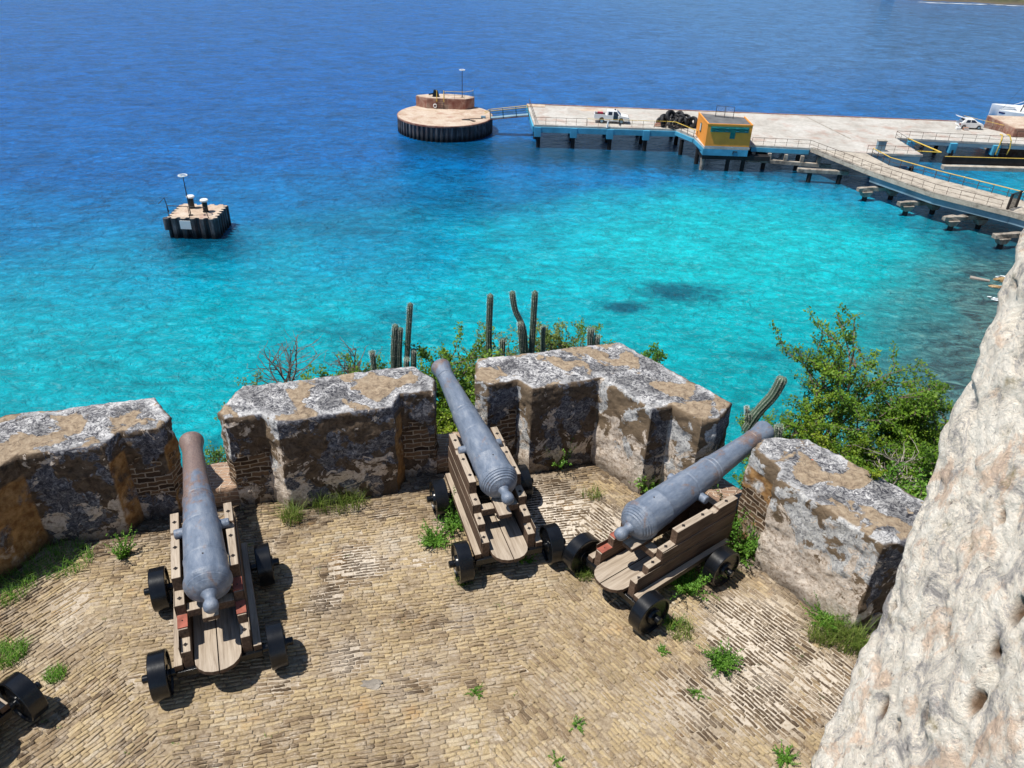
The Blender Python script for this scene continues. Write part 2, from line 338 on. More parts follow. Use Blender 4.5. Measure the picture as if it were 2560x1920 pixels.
m_plaster = plaster_material(); m_coral = coral_material(); m_floor = brick_floor_material(); m_mortar = mortar_material(); m_sea = sea_material()
m_wood = wood_material('weathered_wood', (.05, .03, .02), (.13, .082, .055), (.21, .145, .10))
m_redwood = plain('faded_red_wood', (.30, .09, .06), .7, .4, 9)
m_black = plain('black_paint', (.006, .007, .009), .24, .5, 6, spec=.42, bump=.002)
m_iron = plain('dark_iron', (.035, .028, .026), .6, .4, 20)
m_deck = concrete_material('pale_concrete', [(.3, (.36, .33, .29)), (.5, (.48, .455, .41)), (.7, (.57, .55, .51))], .25, ((.36, .22, .17), .6))
m_old = concrete_material('old_concrete', [(.3, (.16, .14, .12)), (.5, (.34, .30, .25)), (.7, (.50, .46, .40))], .9, ((.05, .045, .04), .7))
m_oldtop = concrete_material('worn_walkway_concrete', [(.3, (.33, .29, .24)), (.5, (.46, .41, .34)), (.7, (.55, .50, .42))], .8, ((.12, .10, .08), .6))
m_ochreconc = concrete_material('ochre_concrete', [(.3, (.40, .28, .20)), (.5, (.54, .43, .33)), (.7, (.62, .54, .45))], .5, ((.30, .12, .09), .5))
m_redrust = concrete_material('rust_stained_side', [(.3, (.20, .06, .045)), (.5, (.34, .19, .14)), (.7, (.48, .38, .29))], .8)
def sheet_material():
    M = Mat('dark_sheet_steel', .7, .3); p = M.pos(); z = M.sep(p)[2]
    c = M.ramp(M.noise(M.map(p, (1.6, 1.6, .35)), 1.4, 6, .7), [(.3, (.02, .023, .026)), (.5, (.07, .08, .088)), (.7, (.19, .20, .21))])
    c = M.mix(M.ramp(M.noise(M.map(p, (1, 1, .3)), 1.1, 5, .7), [(.5, 0.), (.66, .6)]), c, (.10, .045, .035))
    wet = M.mr(M.math('ADD', z, M.math('MULTIPLY', M.noise(p, 2, 3), .5)), SEA+.6, SEA+1.25, .92, 0.)
    M.color(M.mix(wet, c, (.006, .008, .010))); M.bump(M.noise(p, 6, 5, .7), .03, .6); return M.m
m_pileD = sheet_material()
m_blue = plain('pale_blue_paint', (.07, .34, .52), .6, .25, .6)
m_blued = plain('blue_grey_paint', (.20, .31, .38), .6, .25, .6)
m_darkpile = plain('under_deck_shade', (.02, .018, .018), .6, .5, 1)
m_orange = plain('orange_wall_paint', (.90, .33, .05), .75, .1, .8)
m_roof = plain('grey_roof_felt', (.13, .13, .13), .85, .3, .7)
m_green = plain('green_shutter_paint', (.01, .17, .16), .5, .3, 2)
m_white = plain('white_paint', (.78, .78, .76), .35, .06, 1, spec=.5)
m_glass = plain('dark_glass', (.02, .025, .04), .12, .3, 1, spec=.6)
m_tyre = plain('black_rubber', (.022, .022, .024), .6, .6, 2, bump=.02)
m_rail = plain('rusty_rail_paint', (.085, .055, .04), .7, .4, 1)
m_yellow = plain('yellow_rail_paint', (.68, .46, .08), .6, .15, 1)
m_greenpost = plain('green_post_paint', (.03, .08, .07), .6, .3, 1)
m_cactus = None
def cactus_material():
    M = Mat('cactus_skin', .6, .25); p = M.obj(); r = M.attr('rib')
    c = M.ramp(M.noise(p, 9, 5, .6), [(.3, (.030, .065, .045)), (.7, (.075, .13, .085))])
    sp = M.vor(M.map(p, (1, 1, 1.2)), 55)
    c = M.mix(M.math('MULTIPLY', M.mr(r, .55, .95), M.ramp(sp, [(.2, .9), (.55, .25)])), c, (.42, .45, .36))
    M.color(c); M.bump(sp, .004, 1); return M.m
m_cactus = cactus_material()
m_leafA = leaf_material('bush_leaves', (.05, .11, .010), (.13, .25, .018), (.28, .40, .04))
m_leafB = leaf_material('yellow_green_leaves', (.10, .17, .01), (.22, .32, .02), (.42, .46, .06))
m_leafC = leaf_material('weed_leaves', (.05, .14, .015), (.12, .28, .03), (.25, .44, .07))
m_leafD = leaf_material('olive_leaves', (.09, .13, .02), (.19, .26, .05), (.34, .40, .10))
m_grass = leaf_material('grass_blades', (.05, .09, .01), (.13, .21, .03), (.30, .34, .09))
m_bark = plain('grey_bark', (.13, .10, .08), .9, .4, 20)
m_twig = plain('bleached_twigs', (.34, .30, .26), .9, .3, 20)
m_foam = plain('sea_foam', (.75, .8, .82), .8, .1, 1)
m_rockd = rock_material('dark_cliff_rock', [(.3, (.05, .04, .03)), (.5, (.16, .13, .09)), (.7, (.33, .28, .20))], 1.2)
m_rocko = rock_material('ochre_shore_rock', [(.3, (.12, .08, .05)), (.5, (.42, .28, .13)), (.7, (.6, .5, .36))], 1.)

# ------------------------------------------------------------------ sea and land
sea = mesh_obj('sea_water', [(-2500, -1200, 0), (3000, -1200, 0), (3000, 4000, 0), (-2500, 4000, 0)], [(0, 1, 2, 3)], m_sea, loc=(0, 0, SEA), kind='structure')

OUT = [(-9.5, 1.0), (-7.2, 3.9), (-5.9, 6.0), (-5.3, 6.75), (-3.9, 7.18), (-1.2, 7.99), (1.34, 8.74), (2.55, 7.42), (4.05, 5.88), (6.0, 3.7), (8.5, .6)]
def offset_ring(k):
    res = []
    for i, p in enumerate(OUT):
        a = Vector(OUT[max(0, i-1)]); b = Vector(OUT[min(len(OUT)-1, i+1)]); t = (b-a).normalized(); nrm = Vector((-t.y, t.x))
        res.append(Vector(p)+nrm*k)
    return res
def dense(ring, n):
    res = []
    for a, b in zip(ring[:-1], ring[1:]):
        res += [a.lerp(b, i/n) for i in range(n)]
    return res+[ring[-1]]
CLIFF = [(-.04, -.03), (.0, -1.1), (.4, -1.5), (1.2, -2.2), (2.2, -3.1), (3.2, -5), (4.4, -9), (6, -14), (8.5, -19), (11.5, -24), (14, -26.5)]
def ground_z(x, y):
    k = 99; p = Vector((x, y))
    for a, b in zip(OUT[:-1], OUT[1:]):
        a, b = Vector(a), Vector(b); t = max(0, min(1, (p-a).dot(b-a)/(b-a).length_squared)); k = min(k, (p-a-(b-a)*t).length)
    for (k0, z0), (k1, z1) in zip(CLIFF[1:-1], CLIFF[2:]):
        if k0 <= k <= k1: return z0+(z1-z0)*(k-k0)/(k1-k0)
    return -2
def build_cliff():
    prof = CLIFF
    V = []; F = []; W = 0
    for k, z in prof:
        rr = dense(offset_ring(k), 8); W = len(rr)
        for p in rr:
            q = Vector((p.x, p.y, z)); a = 0 if z > -1 else min(1.2, .12*(-z))
            V.append(q+Vector((noise.noise(q*.6), noise.noise(q*.6+Vector((9, 0, 0))), noise.noise(q*.8+Vector((0, 9, 0)))))*a)
    for j in range(len(prof)-1):
        for i in range(W-1): F.append((j*W+i, (j+1)*W+i, (j+1)*W+i+1, j*W+i+1))
    return mesh_obj('cliff_ground', V, F, m_rockd, smooth=True, kind='structure')
build_cliff()
def build_coast():                                   # low rocky coast right of the tower wall
    shore = [(20, 14), (33, 34), (43, 52), (48, 64), (49.5, 69), (56, 72), (64, 74), (80, 76), (100, 70)]
    V = []; F = []
    ring = dense([Vector(p) for p in shore], 6); W = len(ring)
    for j, (k, z) in enumerate([(-1.5, -26.2), (0, -24.9), (1.5, -24.1), (4, -23), (9, -21), (20, -14), (40, -8)]):
        for p in ring:
            q = Vector((p.x+k*.8, p.y-k*.55, z)); q += Vector((noise.noise(q*.4), noise.noise(q*.4+Vector((5, 5, 5))), noise.noise(q*.5)*.7))*1.2
            V.append(q)
    for j in range(6):
        for i in range(W-1): F.append((j*W+i, j*W+i+1, (j+1)*W+i+1, (j+1)*W+i))
    mesh_obj('coast_ground', V, F, m_rocko, smooth=True, kind='structure')
build_coast()
def build_far():
    V = []; F = []; nx, ny = 70, 16
    for j in range(ny):
        for i in range(nx):
            x = 155+i*3.2; y = 351.5+j*4-.12*(i*3.2)*(0 if i < 12 else .35)
            n = noise.fractal(Vector((x*.05, y*.05, 0)), 1, 2, 5)
            h = -1.2 + min(j, 4)*.9*(1+.4*n) + 1.2*n - (2.0 if i < 3 else 0)
            V.append((x, y+2*noise.noise(Vector((x*.1, 3, 0))), SEA+h))
    F = [(j*nx+i, j*nx+i+1, (j+1)*nx+i+1, (j+1)*nx+i) for j in range(ny-1) for i in range(nx-1)]
    M = Mat('far_scrub', .95, .1); p = M.pos(); z = M.sep(p)[2]
    c = M.ramp(M.noise(p, .35, 7, .7, .5), [(.35, (.03, .04, .015)), (.55, (.07, .09, .03)), (.7, (.20, .17, .10))])
    M.color(M.mix(M.mr(z, SEA+.2, SEA+1.6, .9, 0), c, (.12, .10, .08)))
    mesh_obj('far_shore', V, F, M.m, smooth=True, kind='structure')
    b = MB(); rnd = random.Random(5)
    for i in range(46):
        x = 158+rnd.random()*60; y = 350.3+rnd.uniform(-1.2, 1.0)-.04*max(0, x-190)
        w = rnd.uniform(1, 4); pts = [(x+w*math.cos(t)*rnd.uniform(.7, 1.2), y+.5*math.sin(t)*rnd.uniform(.5, 1.4)) for t in [k*.7 for k in range(9)]]
        b.add([(q[0], q[1], .06) for q in pts], [tuple(range(9))])
    o = b.build('surf_foam', m_foam, loc=(0, 0, SEA), kind='stuff'); tag(o, label='white surf breaking along the far rocky shore', cat='foam')
build_far()

# ------------------------------------------------------------------ terrace paving
def inside(p, poly):
    x, y = p; c = False; n = len(poly)
    for i in range(n):
        x0, y0 = poly[i]; x1, y1 = poly[(i+1) % n]
        if (y0 > y) != (y1 > y) and x < (x1-x0)*(y-y0)/(y1-y0)+x0: c = not c
    return c
TERR = [(-8, 1.2), (-6.6, 3.6), (-5.5, 5.3), (-4.9, 6.12), (-3.95, 6.62), (-2.4, 6.95), (-1, 7.45), (1.1, 7.95), (1.8, 7.4), (2.75, 6.5), (3.7, 5.35), (4.6, 4.4), (6.6, 2.2), (7, 1.2)]
def und(x, y): return .014*noise.noise(Vector((x*.9, y*.9, 4)))+.006*noise.noise(Vector((x*3, y*3, 1)))
WS = [(.45, 6.75, .75, 1.), (1.0, 6.6, .5, .8), (-1.55, 5.95, .38, .9), (-1.75, 5.45, .2, .7), (-1.4, 4.75, .25, .6), (2.45, 5.2, .6, .9), (2.3, 4.5, .5, .8), (-2.0, 4.35, .2, .5), (1.6, 4.4, .4, .5), (-4.2, 5.3, .25, .6), (3.0, 4.6, .5, .8), (-.7, 4.5, .3, .35)]
def whiteness(x, y):
    n = .35*noise.noise(Vector((x*3, y*3, 2)))+.25*noise.noise(Vector((x*8, y*8, 2)))
    return max([0]+[min(1, max(0, (1.15-math.hypot(x-a, y-b)/r)*1.6+n))*k for a, b, r, k in WS])
def dirt(x, y):
    d = min((Vector((x, y))-(Vector(a)+(Vector(b)-Vector(a))*max(0, min(1, (Vector((x, y))-Vector(a)).dot(Vector(b)-Vector(a))/(Vector(b)-Vector(a)).length_squared)))).length for a, b in zip(TERR[:-1], TERR[1:]))
    return max(0, min(1, 1.15-d/.55+.7*noise.noise(Vector((x*2.2, y*2.2, 6)))+.3*noise.noise(Vector((x*7, y*7, 6)))))
def build_floor():
    # mortar bed
    V = []; F = []; nx, ny = 120, 80
    for j in range(ny+1):
        for i in range(nx+1):
            x = -9.+i*17.2/nx; y = -1.5+j*10.4/ny; V.append((x, y, und(x, y)-.0015+.004*noise.noise(Vector((x*9, y*9, 0)))))
    for j in range(ny):
        for i in range(nx):
            c = (-9+(i+.5)*17.2/nx, -1.5+(j+.5)*10.4/ny)
            if inside(c, OUT+[(8.5, -1.6), (-9.5, -1.6)]): F.append((j*(nx+1)+i, j*(nx+1)+i+1, (j+1)*(nx+1)+i+1, (j+1)*(nx+1)+i))
    o = mesh_obj('terrace_ground', V, F, m_mortar, smooth=True, kind='structure')
    o.data.attributes.new('white', 'FLOAT', 'POINT').data.foreach_set('value', [whiteness(v[0], v[1]) for v in V])
    o.data.attributes.new('dirt', 'FLOAT', 'POINT').data.foreach_set('value', [dirt(v[0], v[1]) for v in V])
    # bricks laid on edge, three fields parallel to the three walls
    rnd = random.Random(3)
    s1 = (Vector((-4.91, 6.15)), Vector((-2.55, 3.6))); s2 = (Vector((1.14, 7.6)), Vector((-.10, 3.7)))
    def sidex(s, x, y): a, b = s; return x-(a.x+(b.x-a.x)*(y-a.y)/(b.y-a.y))
    V = []; F = []; T = []
    def warp(X, Y):
        p = Vector((X, Y, 0)); return (X+.020*noise.noise(p*1.7)+.006*noise.noise(p*9), Y+.020*noise.noise(p*1.7+Vector((5, 0, 0)))+.008*noise.noise(p*8+Vector((0, 5, 0))))
    for zone, ang in ((0, 55), (1, 13), (2, -50)):
        ca, sa = math.cos(R(ang)), math.sin(R(ang)); H = .0405
        for r in range(-185, 205):
            xx = -9+rnd.random()*.17
            while xx < 10:
                w = .118*rnd.uniform(.5, 1.3); u = xx+w/2; v = r*H+rnd.uniform(-.003, .003)
                xx += w+rnd.uniform(.002, .009)
                cx, cy = u*ca-v*sa, u*sa+v*ca
                if not (-6.8 < cx < 5.4 and 2.4 < cy < 8.0): continue
                if abs(cx/cy) > 1.15: continue
                jit = rnd.uniform(-.08, .08)
                z_ = 0 if sidex(s1, cx+jit, cy) < 0 else (1 if sidex(s2, cx+jit, cy) < 0 else 2)
                if z_ != zone or not inside((cx, cy), TERR): continue
                wear = noise.noise(Vector((cx*1.1, cy*1.1, 9))); wm = whiteness(cx, cy)
                if rnd.random() < .03+.22*max(0, wear)+.1*wm: continue
                ledge = max(.1, .8+1.3*noise.noise(Vector((cx*.9, cy*.9, 30))))*(1-.8*wm)
                h = w/2; k = H/2-.0018-rnd.random()*.005*min(1.6, ledge+.4)-.0065*wm
                lift = .006-.005*max(0, wear*1.6)-.004*wm+rnd.uniform(-.004, .004); tilt = .0062*rnd.uniform(-.2, 1.5)*ledge
                vs = []; ja = rnd.uniform(-.05, .05)
                for (a, b_) in ((-h, -k), (-h*.33, -k), (h*.33, -k), (h, -k), (h, k), (h*.33, k), (-h*.33, k), (-h, k)):
                    a2 = a+rnd.uniform(-.006, .006); b2 = b_+rnd.uniform(-.0055, .0055)+a*ja
                    X, Y = warp((u+a2)*ca-(v+b2)*sa, (u+a2)*sa+(v+b2)*ca)
                    Z = und(X, Y)+max(-.002, lift+(tilt if b_ < 0 else -tilt)+rnd.uniform(-.0025, .0025))
                    vs.append((X, Y, Z))
                n = len(V); mx = sum(q[0] for q in vs)/8; my = sum(q[1] for q in vs)/8; mz = sum(q[2] for q in vs)/8
                ins = [(q[0]+(mx-q[0])*.26, q[1]+(my-q[1])*.26, q[2]+.0028+rnd.uniform(-.001, .0015)) for q in vs]
                lo = [(q[0], q[1], q[2]-.022) for q in vs]
                V += vs+lo+ins
                F += [tuple(n+16+i for i in range(8))]+[(n+i, n+(i+1) % 8, n+16+(i+1) % 8, n+16+i) for i in range(8)]+[(n+i, n+8+i, n+8+(i+1) % 8, n+(i+1) % 8) for i in range(8)]
                t = min(1, max(0, .5+.5*noise.noise(Vector((cx*2, cy*2, 0)))+rnd.uniform(-.26, .26)-.75*wm-.62*dirt(cx, cy)))
                T += [t]*17
    o = mesh_obj('terrace_paving', V, F, m_floor, smooth=True, kind='structure')
    a = o.data.attributes.new('tint', 'FLOAT', 'FACE'); a.data.foreach_set('value', T)
build_floor()

# ------------------------------------------------------------------ merlons
def wall_block(name, poly, z1, label, cat, brick=(), ochre=(), pale=(), step=.024, z0=-.06, slope=None, group=None, amp=1., allbrick=False):
    """poly ccw in world xy; brick / ochre are edge indices where the coat has fallen"""
    n = len(poly); P = [Vector(p) for p in poly]
    o = Vector((sum(p.x for p in P)/n, sum(p.y for p in P)/n))
    ring = []; arc = []; bw = []; ow = []; pw = []; nr = []; s = 0
    for i in range(n):
        a, b = P[i], P[(i+1) % n]; L = (b-a).length; k = max(1, round(L/step)); t = (b-a)/L; nn = Vector((t.y, -t.x))
        pa = P[i-1]; tp = (a-pa).normalized(); npv = Vector((tp.y, -tp.x))
        for j in range(k):
            ring.append(a+(b-a)*j/k); arc.append(s+L*j/k)
            nr.append((nn+npv).normalized() if j == 0 else nn)
            e = i if j > 0 else (i if i in brick else (i-1) % n)
            bw.append(1. if (allbrick or e in brick) else 0.); ow.append(1. if e in ochre else 0.); pw.append(1. if i in pale else 0.)
        s += L
    m = len(ring)
    rows = max(2, round((z1-z0)/step)); zs = [z0+(z1-.035-z0)*j/rows for j in range(rows+1)]+[z1-.012, z1]
    V = []; B = []; O = []; S = []; E = []; PA = []
    def topz(x, y): return slope(x, y) if slope else 0
    def disp(q, nv, a):
        w = q*3.1; d = .026*noise.noise(w)+.018*noise.noise(q*8)+.011*noise.noise(q*22)
        return Vector((nv.x, nv.y, 0))*d*a*amp
    for j, z in enumerate(zs):
        for i in range(m):
            f = (z-z0)/(z1-z0)
            q = Vector((ring[i].x, ring[i].y, z+topz(ring[i].x, ring[i].y)*f))
            w = disp(q, nr[i], 1)
            inset = 0
            if j >= rows+1:
                c = .5+.5*noise.noise(q*5)+.3*noise.noise(q*17)
                inset = (.006 if j == rows+1 else .022)+max(0, c-.4)*(.03 if j == rows+1 else .085)
                if j == rows+2: w.z -= max(0, c-.5)*.05
            q2 = q+w-Vector((nr[i].x, nr[i].y, 0))*inset
            V.append(q2-Vector((o.x, o.y, 0)))
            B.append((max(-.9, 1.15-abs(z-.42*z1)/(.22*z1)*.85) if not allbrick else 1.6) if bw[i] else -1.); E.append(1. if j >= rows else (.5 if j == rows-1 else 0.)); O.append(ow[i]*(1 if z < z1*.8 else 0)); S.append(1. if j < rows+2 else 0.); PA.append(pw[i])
    F = [(j*m+i, j*m+(i+1) % m, (j+1)*m+(i+1) % m, (j+1)*m+i) for j in range(len(zs)-1) for i in range(m)]
    UVs = []
    for j in range(len(zs)-1):
        for i in range(m):
            u0 = arc[i]; u1 = arc[i+1] if i+1 < m else s
            UVs += [(u0, zs[j]), (u1, zs[j]), (u1, zs[j+1]), (u0, zs[j+1])]
    # top
    tb = (len(zs)-1)*m; loop = [Vector((V[tb+i].x, V[tb+i].y)) for i in range(m)]
    pl = [(p.x, p.y) for p in loop]; pts = list(loop)
    x0, x1 = min(p.x for p in loop), max(p.x for p in loop); y0, y1 = min(p.y for p in loop), max(p.y for p in loop)
    rnd = random.Random(1); st = step*1.05; yy = y0
    while yy < y1:
        xx = x0
        while xx < x1:
            q = (xx+rnd.uniform(-.3, .3)*st, yy+rnd.uniform(-.3, .3)*st)
            if inside(q, pl) and min((Vector(q)-l).length_squared for l in loop) > (st*.6)**2: pts.append(Vector(q))
            xx += st
        yy += st
    vo, eo, fo, ov, oe, of = geometry.delaunay_2d_cdt(pts, [(i, (i+1) % m) for i in range(m)], [], 1, 1e-6)
    mp = {}
    for k, v in enumerate(vo):
        src = [x for x in ov[k] if x < m]
        if src: mp[k] = tb+src[0]
        else:
            W3 = Vector((v.x+o.x, v.y+o.y, z1))
            h = .024*noise.noise(W3*3.3)+.016*noise.noise(W3*10)+.012*noise.noise(W3*25)
            mp[k] = len(V); V.append(Vector((v.x, v.y, z1+topz(W3.x, W3.y)+h*amp))); B.append(1.6 if allbrick else -1.); PA.append(0.); O.append(0.); S.append(0.); dm = min((v-l).length for l in loop); E.append(max(0, 1-dm/.10))
    for f in fo:
        F.append(tuple(mp[k] for k in f)); UVs += [(V[mp[k]].x+o.x, V[mp[k]].y+o.y) for k in f]
    ob = mesh_obj(name, V, F, m_plaster, smooth=True, loc=(o.x, o.y, 0), label=label, cat=cat, group=group)
    me = ob.data; uv = me.uv_layers.new(name='UVMap')
    uv.data.foreach_set('uv', [c for q in UVs for c in q])
    for nm, D in (('brick', B), ('ochre', O), ('side', S), ('rim', E), ('pale', PA), ('sill', [1. if allbrick else 0.]*len(V))):
        me.attributes.new(nm, 'FLOAT', 'POINT').data.foreach_set('value', D)
    bm = bmesh.new(); bm.from_mesh(me)
    for e in bm.edges:
        if len(e.link_faces) == 2 and e.calc_face_angle(0) > R(48): e.smooth = False
    bm.to_mesh(me); bm.free()
    return ob
def ccw(p):
    a = sum(p[i][0]*p[(i+1) % len(p)][1]-p[(i+1) % len(p)][0]*p[i][1] for i in range(len(p)))
    return p if a > 0 else p[::-1]
MER = 'parapet merlons around the gun terrace'
# order: terrace side from left to right, then back along the sea side (ccw)
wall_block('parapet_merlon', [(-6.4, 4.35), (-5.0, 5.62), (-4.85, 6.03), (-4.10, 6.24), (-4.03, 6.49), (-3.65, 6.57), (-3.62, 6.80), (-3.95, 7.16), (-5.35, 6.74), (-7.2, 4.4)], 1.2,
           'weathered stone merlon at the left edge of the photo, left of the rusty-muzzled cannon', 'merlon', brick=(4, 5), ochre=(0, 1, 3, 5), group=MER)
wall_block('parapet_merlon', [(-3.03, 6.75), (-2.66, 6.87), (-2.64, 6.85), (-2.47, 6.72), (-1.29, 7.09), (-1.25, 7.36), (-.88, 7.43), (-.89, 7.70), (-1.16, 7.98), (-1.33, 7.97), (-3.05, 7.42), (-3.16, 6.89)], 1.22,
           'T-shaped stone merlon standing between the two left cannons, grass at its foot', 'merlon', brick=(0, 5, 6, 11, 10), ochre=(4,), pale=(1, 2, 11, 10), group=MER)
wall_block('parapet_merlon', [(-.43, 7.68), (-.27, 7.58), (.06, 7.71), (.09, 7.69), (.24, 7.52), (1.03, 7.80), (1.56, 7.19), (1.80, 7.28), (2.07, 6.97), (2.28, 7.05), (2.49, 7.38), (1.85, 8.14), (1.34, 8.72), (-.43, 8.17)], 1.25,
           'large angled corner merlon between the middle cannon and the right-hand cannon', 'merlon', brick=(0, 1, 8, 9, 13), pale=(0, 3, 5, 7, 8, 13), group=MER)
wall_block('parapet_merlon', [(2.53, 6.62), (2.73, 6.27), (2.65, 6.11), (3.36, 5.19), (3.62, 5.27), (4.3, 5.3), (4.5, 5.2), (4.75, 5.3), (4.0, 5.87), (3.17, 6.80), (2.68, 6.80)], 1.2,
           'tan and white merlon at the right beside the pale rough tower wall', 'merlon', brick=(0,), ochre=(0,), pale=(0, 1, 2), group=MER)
# embrasure sills
def sill(poly, label, out): return wall_block('embrasure_sill', poly, .27, label, 'sill', allbrick=True, amp=.5, slope=lambda x, y: -.10*max(0, (x-poly[0][0])*out[0]+(y-poly[0][1])*out[1]), group='brick sills of the gun embrasures')
sill([(-3.67, 6.60), (-3.02, 6.78), (-3.08, 7.40), (-3.93, 7.15)], 'brick embrasure sill under the barrel of the rusty-muzzled cannon', (-.3, .95))
sill([(-.92, 7.45), (-.40, 7.62), (-.42, 8.16), (-1.14, 7.96)], 'brick embrasure sill under the barrel of the middle cannon', (-.3, .95))
sill([(2.24, 7.02), (2.56, 6.64), (2.90, 6.90), (2.50, 7.36)], 'brick embrasure sill under the barrel of the right-hand cannon', (.72, .68))

# ------------------------------------------------------------------ tower wall at the right
def build_tower():
    # near wall face (facing left), its rounded corner and the far side going right
    path = [Vector((1.30, -1.2)), Vector((1.18, .6)), Vector((1.10, 1.50)), Vector((1.13, 1.62)), Vector((1.28, 1.72)), Vector((2.6, 2.1)), Vector((5.5, 2.6))]
    pts = []
    for a, b in zip(path[:-1], path[1:]):
        k = max(1, int((b-a).length/(.011 if a.y > .4 and b.x < 1.4 else .05)))
        pts += [a.lerp(b, i/k) for i in range(k)]
    pts.append(path[-1]); W = len(pts); z0, z1 = -.1, 6.9
    zs = []; z = z0
    while z < z1: zs.append(z); z += .011 if 3.0 < z < 5.9 else .06
    V = []; F = []; PT = []
    rnd = random.Random(11)
    pits = [(Vector((1.1, rnd.uniform(.7, 1.6), rnd.uniform(3.2, 5.4))), rnd.uniform(.006, .017)) for _ in range(34)]
    for z in zs:
        for i, p in enumerate(pts):
            a = pts[max(0, i-1)]; b = pts[min(W-1, i+1)]; t = (b-a).normalized(); nv = Vector((-t.y, t.x, 0))
            q = Vector((p.x, p.y, z)); s = Vector((q.x, q.y, q.z*.62))
            d = .034*noise.noise(s*2.6)+.013*noise.noise(s*7)+.010*abs(noise.noise(s*15))+.009*noise.noise(s*34)+.006*noise.noise(s*80)
            v = noise.voronoi(s*5.5)[0]; d += .010*min(1, (v[1]-v[0])*2.5); d -= .022*max(0, noise.noise(s*11+Vector((4, 4, 4)))-.28)*3
            pit = 0
            if p.x < 1.25 and p.y > .5:
                for c, r in pits:
                    e = ((q.y-c.y)**2+((q.z-c.z)*.6)**2)**.5
                    if e < r*1.6: k = max(0, 1-e/(r*1.6)); d -= k*.05; pit = max(pit, min(1, k*2.2))
            V.append(q+nv*d+Vector((.24, .38, 0))*(z-3.5)); PT.append(pit)
    H = len(zs)
    for j in range(H-1):
        for i in range(W-1): F.append((j*W+i, (j+1)*W+i, (j+1)*W+i+1, j*W+i+1))
    n = len(V)
    for z in (z0, z1): V += [Vector((5.5+.24*(z-3.5), -1.2+.38*(z-3.5), z))]; PT += [0]
    F.append(tuple([(H-1)*W+i for i in range(W)]+[n+1]))
    F.append(((0, n, n+1, (H-1)*W))); F.append((W-1, (H-1)*W+W-1, n+1, n))
    o = mesh_obj('tower_wall', V, F, m_coral, smooth=True, label='pale rough coral-stone tower wall close up along the right edge', cat='wall')
    o.data.attributes.new('pit', 'FLOAT', 'POINT').data.foreach_set('value', PT)
build_tower()

